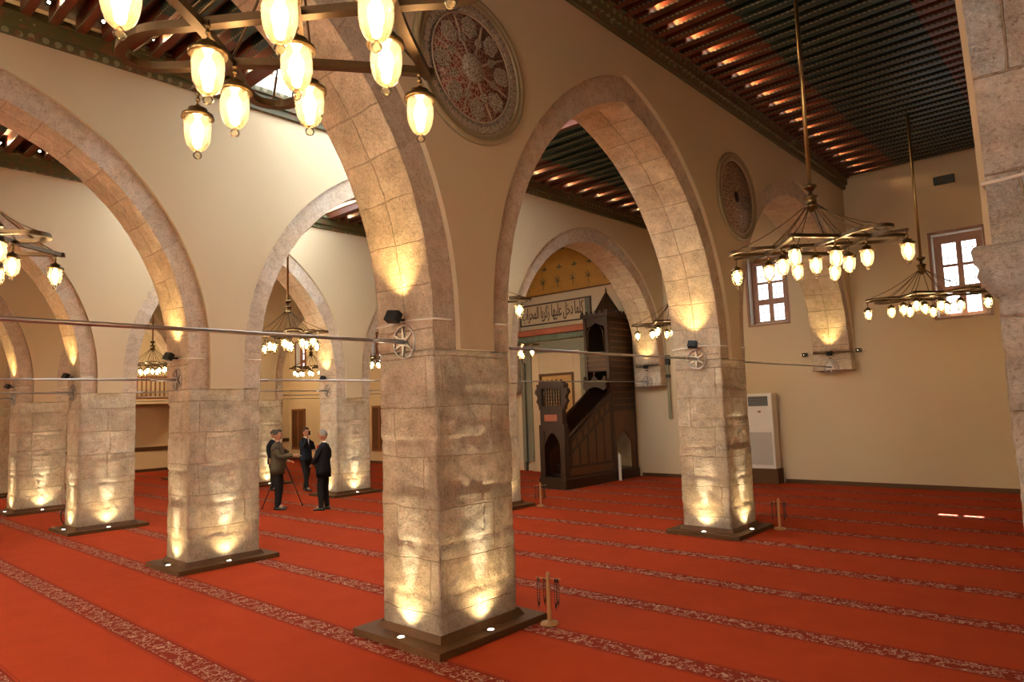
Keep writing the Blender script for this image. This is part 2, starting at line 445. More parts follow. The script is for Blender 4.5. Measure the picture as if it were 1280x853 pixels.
for k, d in ARC.items():
    fx, t = d['x'], d['t']; bs = bays(k)
    zt = d['zc'] + .7
    # plaster wall above the arches
    poly = [(Y0, 2.7)]
    for i, b in enumerate(bs):
        o = outer_of(b, .004)
        for y, z in o:
            if y > YQ-.02:
                if i == 2 and z > 4: poly.append((YQ-.005, z)); break
                y = YQ-.02
            if z < 2.2: continue
            poly.append((y, z))
    poly.append((YQ-.005, zt)); poly.append((Y0, zt))
    # drop duplicates
    q = [poly[0]]
    for p in poly[1:]:
        if abs(p[0]-q[-1][0]) + abs(p[1]-q[-1][1]) > 1e-4: q.append(p)
    mb = MB(); mb.prism(q, -t-.06, .06, 'x', fx)
    struct(mb.build(WN[k], M['plaster']))
    # stone arches
    for i, b in enumerate(bs):
        if k == 'Z' and i == 2: continue
        inn = arch_pts(*b, SPRING, APEX); out = outer_of(b)
        out = [(min(y, YQ-.012), z) for y, z in out]
        root = empty('stone_arch', (fx(b[0])-t/2, (b[0]+b[2])/2, SPRING))
        tag(root, arch_info[(k, i)], 'arch', 'stone arches between the piers', 'structure')
        inn = [(y, z + (.002 if j in (0, len(inn)-1) else 0)) for j, (y, z) in enumerate(inn)]
        out = [(y, z + (.002 if j in (0, len(out)-1) else 0)) for j, (y, z) in enumerate(out)]
        s = [0]
        for a, c in zip(inn, inn[1:]): s.append(s[-1] + math.dist(a, c))
        off = root.location
        # soffit, finely divided so each block can stand a little proud
        rows = []; ss = []
        for j in range(len(inn)-1):
            m = max(1, int((s[j+1]-s[j])/.09))
            for q_ in range(m):
                u = q_/m; rows.append((inn[j][0]*(1-u)+inn[j+1][0]*u, inn[j][1]*(1-u)+inn[j+1][1]*u)); ss.append(s[j]*(1-u)+s[j+1]*u)
        rows.append(inn[-1]); ss.append(s[-1])
        cx = [0, .012] + [.05 + (t-.1)*q_/9 for q_ in range(10)] + [t-.012, t]
        cy, cz = (b[0]+b[2])/2, SPRING
        G = []
        for (y, z), sv in zip(rows, ss):
            r_ = []
            for x_ in cx:
                e = 0 if x_ in (0, t) else -.010*(noise.noise(Vector((x_*5, sv*5, i*3.1)))) - .006*math.sin(int(sv/.4)*2.3 + int(x_/.47)*1.7)
                if x_ not in (0, t): e += .006
                dy, dz = cy-y, cz-z; ln = math.hypot(dy, dz) or 1
                if z < SPRING: dy, dz, ln = (1 if y < cy else -1), 0, 1
                r_.append(Vector((fx(y)-t+x_, y+dy/ln*e, z+dz/ln*e)) - off)
            G.append(r_)
        mb = MB(); mb.grid(G, uvf=lambda a, c: (cx[c], ss[min(a, len(ss)-1)]))
        mb.build('arch_soffit', M['voussoir'] if k != 'Z' else M['stone_grey'], root)
        # face band (both faces) and outer edge
        mb = MB()
        for side in (0, 1):
            for j in range(len(inn)-1):
                P = []
                for (y, z) in (inn[j], inn[j+1], out[j+1], out[j]): P.append(Vector((fx(y)-(t if side else 0), y, z))-off)
                mb.face(P, [(.4, s[j]), (.4, s[j+1]), (.75, s[j+1]), (.75, s[j])])
        for j in range(len(inn)-1):
            P = [Vector((fx(out[a_][0])-h_, out[a_][0], out[a_][1]))-off for a_, h_ in ((j,0),(j+1,0),(j+1,t),(j,t))]
            mb.face(P, [(.4,s[j]),(.4,s[j+1]),(.75,s[j+1]),(.75,s[j])])
        mb.build('arch_ring', M['band'] if k != 'Z' else M['stone_grey'], root)
    # timber cornices on both faces
    for side in (0, 1):
        xx = (fx(9)+.062) if side == 0 else (fx(9)-t-.062)
        s_ = 1 if side == 0 else -1
        mb = MB()
        sl = .018 if k == 'B' else 0
        for (h0, h1, dp) in ((0, .10, .07), (.10, .26, .12), (.26, .34, .17)):
            a_, b_ = sorted((0, s_*dp))
            zz = d['zc']
            P = []
            for y_ in (Y0, YQ-.01):
                o_ = sl*(y_-9)
                P += [Vector((xx+a_+o_, y_, zz+h0)), Vector((xx+b_+o_, y_, zz+h0)), Vector((xx+b_+o_, y_, zz+h1)), Vector((xx+a_+o_, y_, zz+h1))]
            for q_ in ((0,1,2,3),(4,5,6,7),(0,1,5,4),(1,2,6,5),(2,3,7,6),(3,0,4,7)): mb.face([P[i_] for i_ in q_])
        o = mb.build('trim_%d' % TR, M['cornice']); TR += 1; struct(o)

# ------------------------------------------------------------------ piers
HP, HB = .067, .063
pier_lab = {
 ('A',1):'thick pale stone pier nearest the camera, standing on the largest wooden plinth',
 ('A',2):'stone pier in front of the floor-standing air conditioner, glowing at its foot',
 ('B',1):'stone pier left of the talking men, two golden light pools at its foot',
 ('B',2):'stone pier half hidden behind the nearest pier, opposite the pulpit',
 ('C',1):'stone pier with a loop of black cable beside its plinth',
 ('C',2):'stone pier directly behind the man in the dark suit',
 ('D',1):'distant stone pier mostly hidden behind the pier with the cable loop',
 ('D',2):'distant stone pier behind the cameraman',
 ('E',1):'farthest stone pier cut off by the picture edge',
 ('E',2):'farthest stone pier hidden beyond the second arcade',
 ('Z',1):'rough grey stone pier with moulded capital at the picture edge beside the camera',
 ('Z',2):'stone pier hidden behind the cut-off grey pier',
}
def pier_shaft(x0, x1, y0, y1, z0, z1, seed, mat, parent, off):
    per = []   # (x,y,nx,ny,u)
    c = .02; st = .030
    W, D_ = x1-x0, y1-y0
    def seg(a, b, n, u0):
        L = math.dist(a, b); m = max(2, int(L/st))
        return [(a[0]+(b[0]-a[0])*i/m, a[1]+(b[1]-a[1])*i/m, n[0], n[1], u0+L*i/m) for i in range(m+1)]
    per += seg((x0+c,y0),(x1-c,y0),(0,-1),x0+c)
    per += seg((x1,y0+c),(x1,y1-c),(1,0),y0+c+x1)
    per += seg((x1-c,y1),(x0+c,y1),(0,1),7.0)
    per += seg((x0,y1-c),(x0,y0+c),(-1,0),11.0)
    nz = max(2, int((z1-z0)/st)); rows = []
    V = [];
    for i in range(nz+1):
        z = z0+(z1-z0)*i/nz; r_ = []
        row = int((z+.03)/.48)
        for (x, y, nx, ny, u) in per:
            e = .009*noise.noise(Vector((x*3.1+seed, y*3.1, z*3.1))) + .007*noise.noise(Vector((x*11+seed, y*11, z*11))) + .004*noise.noise(Vector((x*24+seed, y*24, z*24)))
            e += .008*math.sin(row*2.7+seed+int(u/.62+row*.42)*1.9)
            # courses round off towards their joints
            fr = ((z+.03)/.48) % 1; jd = min(fr, 1-fr)*.48
            e -= .012*max(0, 1-jd/.035)
            e -= .004
            if z < z0+.02: e *= .3
            if z > z1-.05: e = e*.3+.003
            r_.append(Vector((x+nx*e, y+ny*e, z))-off)
        rows.append(r_)
    mb = MB(); V = mb.grid(rows, closed=True, uvf=lambda a, b: (per[b % len(per)][4] if b < len(per) else per[0][4]+.03, z0+(z1-z0)*a/nz))
    mb.cap(V[-1]); mb.cap(V[0], True)
    return mb.build('shaft', mat, parent)
lights = []
def spot(name, loc, aim, energy, col, size, blend=.6, rad=.03):
    l = bpy.data.lights.new(name, 'SPOT'); l.energy = energy; l.color = col; l.spot_size = math.radians(size); l.spot_blend = blend; l.shadow_soft_size = rad
    o = bpy.data.objects.new(name, l); COL.objects.link(o); o.location = loc
    o.rotation_euler = (Vector(aim)-Vector(loc)).to_track_quat('-Z', 'Y').to_euler()
    return o
def point(name, loc, energy, col, rad=.03):
    l = bpy.data.lights.new(name, 'POINT'); l.energy = energy; l.color = col; l.shadow_soft_size = rad
    o = bpy.data.objects.new(name, l); COL.objects.link(o); o.location = loc; return o
GOLD = (1, .68, .25)
FLOOR_E = 13; ARCH_E = 40
for k in ARC:
    for r in PIERS[k]:
        y0, y1, zs = PIERS[k][r]; fx, t = ARC[k]['x'], ARC[k]['t']
        ym = (y0+y1)/2; x1 = fx(ym); x0 = x1-t
        if (k, r) == ('B', 1): x0 += .03
        root = empty('stone_pier', ((x0+x1)/2, ym, 0)); off = root.location
        tag(root, pier_lab[(k, r)], 'pier', 'stone piers of the arcades', 'thing')
        m = .2116
        mat = M['stone'] if k == 'A' else M['stone_b']
        if k == 'Z': mat = M['stone_grey']
        z0 = HP+.01
        pier_shaft(x0, x1, y0, y1, z0, zs-.003, (ord(k)*1.37+r*5.1) % 17, mat, root, off)
        # wooden plinth with splayed upstand
        mb = MB(); mb.box(x0-m, y0-m, 0, x1+m, y1+m, HP, Matrix.Translation(-off))
        ww = mb.build('wooden_plinth', M['plinth'], root, bevel=.006)
        mb = MB(); a, b = .05, .012
        for (ax, ay, bx, by) in ((x0, y0, x1, y0), (x1, y0, x1, y1), (x1, y1, x0, y1), (x0, y1, x0, y0)):
            sx = lambda x_, e: x_ + (e if x_ == x1 else -e)
            sy = lambda y_, e: y_ + (e if y_ == y1 else -e)
            mb.face([Vector((sx(ax,a), sy(ay,a), HP))-off, Vector((sx(bx,a), sy(by,a), HP))-off, Vector((sx(bx,b), sy(by,b), HP+HB))-off, Vector((sx(ax,b), sy(ay,b), HP+HB))-off])
            mb.face([Vector((sx(ax,b), sy(ay,b), HP+HB))-off, Vector((sx(bx,b), sy(by,b), HP+HB))-off, Vector((bx, by, HP+HB-.01))-off, Vector((ax, ay, HP+HB-.01))-off])
        mb.build('skirting', M['plinth'], root)
        # recessed floor lamps on plinth
        spots = [((x0+x1)/2, y0-.12, (x0+x1)/2, y0+.05), (x1+.12, ym, x1-.05, ym)]
        if k == 'Z': spots = []
        if (k, r) == ('E', 1) or (k, r) == ('E', 2): spots = spots[:1]
        for (lx, ly, tx, ty) in spots:
            mb = MB(); mb.lathe([(.042, 0), (.042, .006), (.030, .007)], (lx, ly, HP), 18, m=Matrix.Translation(-off))
            lp = mb.build('floor_uplight', M['steel'], root)
            mb = MB(); mb.lathe([(.030, .0072), (.015, .010), (0.0, .011)], (lx, ly, HP), 18, m=Matrix.Translation(-off))
            mb.build('lens', M['disc'], lp)
            dx, dy = tx-lx, ty-ly; L = math.hypot(dx, dy)
            spot('floor_uplight_beam', (lx-dx/L*.01, ly-dy/L*.01, HP+.02), (lx+dx/L*.13, ly+dy/L*.13, 1.7), FLOOR_E*(6.5 if (k, r) == ('A', 1) else 6.5), (1,.86,.60), 30, 1.0, .02)
            spot('floor_uplight_light', (lx-dx/L*.01, ly-dy/L*.01, HP+.02), (lx+dx/L*.10, ly+dy/L*.10, 1.2), FLOOR_E*(2.0 if (k, r) == ('A', 1) else 1.6), (1,.74,.36), 118, 1.0, .02)
        # conduit of white cable round three sides
        if (k, r) != ('Z', 2):
            zc = 3.06 if k != 'Z' else 3.31
            e = .014
            mb = MB()
            w = lambda u_: .006*math.sin(u_*9)
            pts = [(x0-e, y0+.22, zc), (x0-e, y0-e, zc-.015), (x0+t*.35, y0-e, zc+w(1)), (x0+t*.7, y0-e, zc+.012), (x1+e, y0-e, zc-.005), (x1+e, y0+.12, zc), (x1+e, y0+XS-.06, zc)]
            mb.tube([Vector(p)-off for p in pts], .011, 6)
            mb.build('cable_conduit', M['cable'], root)
            mb = MB(); mb.tube([Vector(p)-off for p in ((x1+e, y1-.22, zc), (x1+e, y1+e, zc))], .011, 6); mb.build('cable_conduit', M['cable'], root)
        # spotlight box above the anchor
        if k != 'Z':
            cx_ = (x0+x1)/2 + .01
            lr = empty('spotlight', (cx_, y0-.045, 3.1))
            tag(lr, {('A',1):'small black spotlight above the star anchor on the nearest pier',('A',2):'small black spotlight above the star anchor on the pier by the air conditioner',('B',1):'small black spotlight above the anchor on the pier left of the talking men',('C',1):'small black spotlight on the pier with the black cable loop',('C',2):'tiny black spotlight above the anchor behind the man in dark suit'}.get((k, r), 'tiny black spotlight on a distant pier of the %s row' % {'B':'second','D':'fourth','E':'fifth'}.get(k, 'first')+(' near the far wall' if r == 2 else ' towards the gallery')), 'spotlight', 'black spotlights on the piers')
            tilt = Matrix.Translation((0, -.10, .0)) @ Matrix.Rotation(math.radians(-28), 4, 'X') @ Matrix.Rotation(math.radians(12), 4, 'Z')
            mb = MB(); mb.box(-.075, -.05, -.055, .075, .03, .055, tilt); mb.build('housing', M['black'], lr, bevel=.006)
            mb = MB(); mb.box(-.062, -.045, .0555, .062, .025, .058, tilt); mb.build('lens', M['led'] if False else M['steel'], lr)
            mb = MB(); mb.box(-.03, -.07, -.03, .03, .018, -.01); mb.build('wall_mount_bracket', M['black'], lr)
            s_ = spot('spotlight_light', (cx_, y0-.19, 3.19), (cx_-.02, y0-.10, 4.2), ARCH_E, GOLD, 95, 1.0, .03)

# capital on the cut-off pier
y0, y1, zs = PIERS['Z'][1]; x1 = .38; x0 = x1-.85
zr = [o for o in COL.objects if o.name.startswith('stone_pier') and o['label'].startswith('rough grey')][0]
mb = MB(); prof = [(0.0, 2.68), (.02, 2.70), (.05, 2.74), (.075, 2.79), (.065, 2.82), (.06, 2.83), (.08, 2.86), (.085, 2.93), (.07, 2.955), (0.0, 2.958)]
rows = []
for e, z in prof:
    q = []
    P4 = [(x0-e, y0-e), (x1+e, y0-e), (x1+e, y1+e), (x0-e, y1+e)]
    for i in range(4):
        a, b = P4[i], P4[(i+1) % 4]
        for s_ in range(10):
            u = s_/10; x, y = a[0]+(b[0]-a[0])*u, a[1]+(b[1]-a[1])*u
            n_ = .006*noise.noise(Vector((x*7, y*7, z*7)))
            q.append(Vector((x+n_, y+n_, z))-zr.location)
    rows.append(q)
mb.grid(rows, closed=True, uvf=lambda a, b: (b*.09, prof[a][1]))
mb.build('capital', M['stone_grey'], zr)

# corbels on the window wall that receive the last arches
for k in 'ABCDE':
    fx, t = ARC[k]['x'], ARC[k]['t']; x1 = fx(YQ); x0 = x1-t
    root = empty('stone_corbel', ((x0+x1)/2, YQ, 3)); off = root.location
    tag(root, {'A':'stone corbel with golden light between the two small cameras on the yellow wall','B':'stone corbel beside the wooden pulpit, golden light above its star anchor'}.get(k, 'distant stone corbel at the far end of the %s arcade' % {'C':'third','D':'fourth','E':'fifth'}.get(k, '')), 'corbel', None, 'thing')
    mb = MB()
    ex = .045
    mb.box(x0-ex, 17.56, 2.62 if k != 'A' else 2.78, x1+ex, YQ-.004, 3.05, Matrix.Translation(-off)); mb.build('corbel_block', M['stone'], root, bevel=.02)
    mb = MB(); mb.box(x0-.02, 17.60, 3.05, x1+.02, YQ-.004, 3.194, Matrix.Translation(-off)); mb.build('wall_mount_stone', M['stone'], root, bevel=.015)
    lr = empty('spotlight', ((x0+x1)/2, 17.54, 3.16))
    tag(lr, {'A':'small black spotlight on the stone corbel between two wall cameras','B':'small black spotlight on the stone corbel beside the pulpit'}.get(k, 'tiny black spotlight on the distant corbel of the %s arcade' % {'C':'third','D':'fourth','E':'fifth'}.get(k, '')), 'spotlight', 'black spotlights on the corbels')
    tilt = Matrix.Rotation(math.radians(-28), 4, 'X')
    mb = MB(); mb.box(-.065, -.10, -.045, .065, -.03, .05, tilt); mb.build('housing', M['black'], lr, bevel=.006)
    mb = MB(); mb.box(-.02, -.06, -.09, .02, .015, -.07); mb.build('wall_mount_bracket', M['black'], lr)
    spot('spotlight_light', ((x0+x1)/2, 17.42, 3.2), ((x0+x1)/2, 17.52, 4.2), ARCH_E*.9, GOLD, 75, .8, .03)

# ------------------------------------------------------------------ tie rods with star anchors
def rod(k, ya, yb, z, label, za=None):
    fx, t = ARC[k]['x'], ARC[k]['t']
    xa, xb = fx(ya)-t/2, fx(yb)-t/2
    root = empty('tie_rod', ((xa+xb)/2, (ya+yb)/2, z)); off = root.location
    tag(root, label, 'tie rod', 'steel tie rods between the piers')
    mb = MB(); mb.tube([Vector((xa, ya+.006, z))-off, Vector((xa, ya+.35, z))-off], .017, 8); mb.tube([Vector((xa, ya+.3, z))-off, Vector((xb, yb-.006, z))-off], .017 if k == 'A' else .015, 10)
    mb.tube([Vector((xb, yb-.4, z))-off, Vector((xb, yb-.02, z))-off], .024, 8)
    mb.build('rod', M['steel'], root)
    for (x, y, s) in ((xa, ya, 1), (xb, yb, -1)):
        pl = MB().lathe([(.148, s*.002), (.172, s*.002), (.171, s*.014), (.162, s*.018), (.150, s*.012), (.148, s*.002)], (x-off.x, y+s*.006-off.y, 0), 28, axis='y', caps=False).build('anchor_mount_plate', M['steel'], root)
        mb = MB(); P = []
        for i in range(12):
            a = PI*i/6; r_ = .156 if i % 2 == 0 else .045
            P.append((x-off.x + r_*math.sin(a), r_*math.cos(a)))
        mb.prism(P, y+s*.016-off.y, y+s*.034-off.y, 'y')
        mb.build('star', M['steel'], pl)
rods = [('A',-.75,4.367,2.865,'long polished tie rod running from the nearest pier out past the picture edge'),('A',5.43,10.58,2.865,'tie rod from behind the nearest pier to the pier by the air conditioner'),('A',11.53,17.56,2.865,'thin tie rod ending at the corbel between the two wall cameras'),
 ('B',-.75,4.37,2.76,'tie rod ending on the pier left of the talking men'),('B',5.467,10.48,2.76,'tie rod crossing above the heads of the talking men'),('B',11.52,17.56,2.76,'thin tie rod crossing in front of the wooden pulpit'),
 ('C',-.75,4.50,2.77,'tie rod ending on the pier with the black cable loop'),('C',5.546,10.448,2.77,'tie rod ending above the man in the dark suit'),('C',11.515,17.56,2.77,'distant tie rod of the third arcade near the far wall'),
 ('D',-.75,4.52,2.80,'short-looking tie rod at the picture edge in the fourth arcade'),('D',5.573,10.49,2.80,'distant tie rod behind the talking men'),('D',11.55,17.56,2.80,'distant tie rod of the fourth arcade near the far window'),
 ('E',5.55,10.5,2.80,'farthest tie rod in front of the gallery'),('E',11.52,17.56,2.80,'farthest tie rod before the end window wall')]
for r_ in rods: rod(*r_)
M['added_side_pane'] = emit('added_side_fill_pane', [.9,.95,1], 1.2)
# ------------------------------------------------------------------ floor, walls
mb = MB(); mb.box(XL-.5, YB-.5, -.3, XR+.5, YQ+.5, 0); struct(mb.build('floor', M['carpet']))
def holed(name, x0, x1, z0, z1, holes, y0, y1, axis='y', mat='plaster'):
    xs = sorted({x0, x1, *[h[0] for h in holes], *[h[1] for h in holes]})
    zs = sorted({z0, z1, *[h[2] for h in holes], *[h[3] for h in holes]})
    mb = MB()
    for a, b in zip(xs, xs[1:]):
        for c, d in zip(zs, zs[1:]):
            mx, mz = (a+b)/2, (c+d)/2
            if any(h[0] < mx < h[1] and h[2] < mz < h[3] for h in holes): continue
            if axis == 'y': mb.box(a, y0, c, b, y1, d)
            else: mb.box(y0, a, c, y1, b, d)
    bmesh.ops.remove_doubles(mb.bm, verts=mb.bm.verts, dist=1e-5)
    # drop the faces shared by neighbouring blocks
    seen = {}
    for f in mb.bm.faces: seen.setdefault(tuple(sorted(v.index for v in f.verts)), []).append(f)
    mb.bm.verts.index_update(); seen = {}
    for f in mb.bm.faces: seen.setdefault(tuple(sorted(v.index for v in f.verts)), []).append(f)
    bmesh.ops.delete(mb.bm, geom=[f for fs in seen.values() if len(fs) > 1 for f in fs], context='FACES_ONLY')
    return struct(mb.build(name, M[mat]))
WIN = [(-3.05,-2.06,3.84,5.74), (-7.36,-6.36,4.12,5.92), (-30.0,-29.1,4.25,5.6), (-24.0,-23.0,4.2,5.6)]
holed('wall_back', XL, XR+.3, -.2, 8.2, WIN, YQ, YQ+.5)
holed('wall_left', YB, YQ+.5, -.2, 8.2, [], XL-.4, XL, 'x')
holed('wall_right', YB, YQ+.5, -.2, 8.2, [(-4.5,-3.2,2.2,5.0),(0.5,1.8,2.2,5.0)], XR, XR+.4, 'x')
BW = [(-4.6,-3.1,2.0,5.4),(-1.6,-.1,2.0,5.4),(1.6,3.1,2.0,5.4)]
holed('wall_front', XL, XR+.3, -.2, 8.2, BW, YB-.4, YB)
wn = 1
for (a, b, c, d) in BW:  # unseen windows added behind the camera as neutral fill on the near piers
    mb = MB(); mb.box(a, YB-.3, c, b, YB-.28, d); struct(mb.build('window_%d' % (10+wn), M['added_rear_pane'])); wn += 1
for (a, b, c, d) in [(-4.5,-3.2,2.2,5.0),(0.5,1.8,2.2,5.0)]:  # unseen side windows, added for weak cool light near the camera
    mb = MB(); mb.box(XR+.28, a, c, XR+.3, b, d); struct(mb.build('window_%d' % (10+wn), M['added_side_pane'])); wn += 1

def window(n, x0, x1, z0, z1):
    root = empty('window_%d' % n, ((x0+x1)/2, YQ, z0)); struct(root); off = root.location
    T = Matrix.Translation(-off)
    mb = MB(); f = .055
    for q in ((x0-.02,z0-f,x1+.02,z0),(x0-f,z0-f,x0,z1+f),(x1,z0-f,x1+f,z1+f),(x0-.02,z1,x1+.02,z1+f)):
        mb.box(q[0], YQ-.02, q[1], q[2], YQ+.03, q[3], T)
    mb.build('window_surround', M['wood'], root)
    mb = MB(); g = .015                                  # white painted reveal
    mb.box(x0, YQ+.03, z0, x0+g, YQ+.33, z1, T); mb.box(x1-g, YQ+.03, z0, x1, YQ+.33, z1, T); mb.box(x0, YQ+.03, z0, x1, YQ+.33, z0+g, T); mb.box(x0, YQ+.03, z1-g, x1, YQ+.33, z1, T)
    mb.build('window_reveal', M['white'], root)
    y = YQ+.24; mb = MB(); W = x1-x0; st = .165; tp = .20
    mb.box(x0+g, y, z0+g, x0+st, y+.05, z1-g, T); mb.box(x1-st, y, z0+g, x1-g, y+.05, z1-g, T)
    mb.box(x0+st, y, z1-tp, x1-st, y+.05, z1-g, T); mb.box(x0+st, y, z0+g, x1-st, y+.05, z0+.09, T)
    xm = (x0+x1)/2; mb.box(xm-.055, y-.01, z0+.09, xm+.055, y+.055, z1-tp, T)
    H = z1-tp-z0-.09; rows = [z0+.09+H*.34, z0+.09+H*.68]
    mb.box(x0+st, y-.008, rows[0]-.075, x1-st, y+.05, rows[0]+.075, T); mb.box(x0+st, y, rows[1]-.03, x1-st, y+.045, rows[1]+.03, T)
    mb.build('window_frame', M['wood'], root)
    mb = MB(); mb.box(x0+g, y+.12, z0+g, x1-g, y+.125, z1-g, T); mb.build('window_pane', M['sun_pane'] if n == 1 else M['pane'], root)
    mb = MB(); yy = y+.085
    nx = 8
    for i in range(1, nx): X = x0+W*i/nx; mb.box(X-.007, yy, z0, X+.007, yy+.008, z1, T)
    k = int((z1-z0)/.16)
    for i in range(1, k): Z = z0+(z1-z0)*i/k; mb.box(x0, yy, Z-.007, x1, yy+.008, Z+.007, T)
    mb.build('window_grille', M['iron'], root)
for i, w in enumerate(WIN): window(i+1, *w)

# baseboards
mb = MB(); x = XR
for a, b in ((XL, -15.9), (-10.9, -7.6), (-6.7, XR)): mb.box(a, YQ-.03, 0, b, YQ-.002, .10)
struct(mb.build('baseboard_back', M['plinth']))
mb = MB(); mb.box(XL+.002, YB, 0, XL+.03, YQ-.05, .12); struct(mb.build('baseboard_left', M['plinth']))
mb = MB(); mb.box(XL+.002, YB, .86, XL+.04, YQ-.05, 1.02); struct(mb.build('trim_%d' % TR, M['plinth'])); TR += 1

# ------------------------------------------------------------------ ceilings
ks = ['Z','A','B','C','D','E']
naves = []
for i in range(5):
    a, b = ks[i], ks[i+1]
    naves.append((ARC[b]['x'](11)+.05, ARC[a]['x'](11)-ARC[a]['t']-.05, ARC[b]['zc'], a+b))
naves.append((XL, -26.1, 7.02, 'Eend')); naves.append((.43, XR, 7.22, 'Zend'))
LANT = {'AB': (5.2, 10.1), 'BC': (5.2, 10.1)}
cn = 1
for (x0, x1, zc, nm) in naves:
    zb = zc+.46
    root = empty('ceiling', ((x0+x1)/2, 8, zb)) if cn == 1 else empty('ceiling_%d' % cn, ((x0+x1)/2, 8, zb))
    struct(root); cn += 1; off = root.location; T = Matrix.Translation(-off)
    mb = MB()
    if nm in LANT:
        a, b = LANT[nm]; mb.box(x0-.1, Y0-5, zb, x1+.1, a, zb+.1, T); mb.box(x0-.1, b, zb, x1+.1, YQ+.1, zb+.1, T)
    else: mb.box(x0-.1, YB-.1, zb, x1+.1, YQ+.1, zb+.1, T)
    mb.build('ceiling_boards', M['board'], root)
    if nm in ('ZA', 'AB', 'BC'):
        sp = {'ZA': .265, 'AB': .31, 'BC': .31}[nm]
        L = x1-x0; bw = .13; bh = .20
        mb = MB(); mb.box(-L/2+.02, -bw/2, -bh/2, L/2-.02, bw/2, bh/2)
        mesh = None
        ylo = {'ZA': 3.4, 'AB': .3, 'BC': 1.0}[nm]
        ys = []; y = {'ZA': 7.47+.1325, 'AB': 11.65+.155, 'BC': 11.65+.155}[nm]
        while y > ylo: y -= sp
        while y < YQ-.15:
            y += sp
            if y > YQ-.1: break
            if nm in LANT and LANT[nm][0]-.05 < y < LANT[nm][1]+.05: continue
            ys.append(y)
        first = mb.build('ceiling_beam', beam_mat(L), root, bevel=.012)
        first.location = (0, ys[0]-8, -bh/2-.002)
        for y in ys[1:]:
            c = first.copy(); COL.objects.link(c); c.parent = root; c.location = (0, y-8, -bh/2-.002)
        # little spotlights hidden between the beams
        ysp = []; y = {'ZA': 7.47, 'AB': 11.65, 'BC': 11.65}[nm]
        while y - 2*sp > {'ZA': 6.2, 'AB': 1.3, 'BC': 2.0}[nm]: y -= 2*sp
        while y < YQ-.3:
            if not (nm in LANT and LANT[nm][0]-.1 < y < LANT[nm][1]+.2): ysp.append(y)
            y += 2*sp
        for y in ysp:
            lx, lz = x0+.36, zb-.13
            r_ = empty('ceiling_uplight', (lx, y, lz))
            tag(r_, {'ZA':'tiny bright spotlight tucked between dark beams above the medallion wall','AB':'tiny bright spotlight tucked between painted beams of the nave behind the medallion wall','BC':'tiny bright spotlight between the beams of the nave behind the second arcade'}[nm], 'spotlight', 'small spotlights between the beams, ' + {'ZA':'nearest nave','AB':'second nave','BC':'third nave'}[nm])
            m_ = MB(); m_.lathe([(.022,-.03),(.026,.03),(.02,.03)], n=10, axis='x'); m_.box(-.012,-.006,.0,.012,.006,.125); m_.build('housing', M['black'], r_)
            m_ = MB(); m_.lathe([(.019,.031),(.012,.040),(0,.044)], n=10, axis='x'); m_.build('lens', M['led'], r_)
            spot('ceiling_uplight_light', (lx+.06, y, lz), (lx+.9, y, lz+.16), 26, (1,.58,.26), 110, .7, .012)
    if nm in LANT:
        a, b = LANT[nm]; zt = zb+1.9
        T0 = Matrix.Identity(4)
        # edge beams across the nave
        for yy, s in ((a-.16, 0), (b+.02, 1)):
            m_ = MB(); m_.box(x0, yy, zb-.20, x1, yy+.14, zb-.004); o = struct(m_.build('trim_%d' % TR, beam_mat(x1-x0))); TR += 1
            m_ = MB(); yb_ = yy+.15 if s == 0 else yy-.03; m_.box(x0, yb_, zb-.04, x1, yb_+.02, zb+.05); struct(m_.build('trim_%d' % TR, M['plaster'])); TR += 1
        n = 5; hs = [(a+.12+(b-a)*i/n+0, a-.12+(b-a)*(i+1)/n, zb+.12, zb+1.35) for i in range(n)]
        holed('wall_skylight_far_%s' % {'AB':'second','BC':'third'}[nm], a, b, zb-.35, zt, hs, x0-.28, x0-.06, 'x', 'white')
        holed('wall_skylight_near_%s' % {'AB':'second','BC':'third'}[nm], a, b, zb-.35, zt, hs, x1+.06, x1+.28, 'x', 'white')
        he = [(x0+.35+(x1-x0-.4)*i/4, x0+.05+(x1-x0-.4)*(i+1)/4, zb+.10, zb+1.35) for i in range(4)]
        holed('wall_skylight_end_%s' % {'AB':'second','BC':'third'}[nm], x0-.28, x1+.28, zb+.05, zt, he, b+.0, b+.2, 'y', 'white')
        holed('wall_skylight_front_%s' % {'AB':'second','BC':'third'}[nm], x0-.28, x1+.28, zb+.05, zt, he, a-.2, a-.0, 'y', 'white')
        m_ = MB(); m_.box(x0-.3, a-.2, zt, x1+.3, b+.2, zt+.1); struct(m_.build('ceiling_%d' % (cn+10), M['white'])); cn += 1
        for hx, sgn in ((x0-.2, 1), (x1+.2, -1)):
            for (p, q, r0, r1) in hs:
                wr = empty('window_%d' % (20+wn), (hx, (p+q)/2, r0)); wn += 1; struct(wr)
                Tm = Matrix.Translation(-wr.location)
                m_ = MB(); f = .06
                m_.box(hx-.03, p, r0, hx+.03, p+f, r1, Tm); m_.box(hx-.03, q-f, r0, hx+.03, q, r1, Tm); m_.box(hx-.03, p, r0, hx+.03, q, r0+f, Tm); m_.box(hx-.03, p, r1-f, hx+.03, q, r1, Tm)
                m_.box(hx-.03, (p+q)/2-.03, r0, hx+.03, (p+q)/2+.03, r1, Tm); m_.box(hx-.02, p, (r0+r1)/2-.02, hx+.02, q, (r0+r1)/2+.02, Tm)
                m_.build('window_frame', M['wood'], wr)
                m_ = MB(); m_.box(hx-sgn*.05-.003, p, r0, hx-sgn*.05+.003, q, r1, Tm); m_.build('window_pane', M['sky_pane'], wr)
        for yy in (b+.1, a-.1):
            for (p, q, r0, r1) in he:
                m_ = MB(); m_.box(p, yy-.003, r0, q, yy+.003, r1); struct(m_.build('window_%d' % (20+wn), M['sky_pane'])); wn += 1

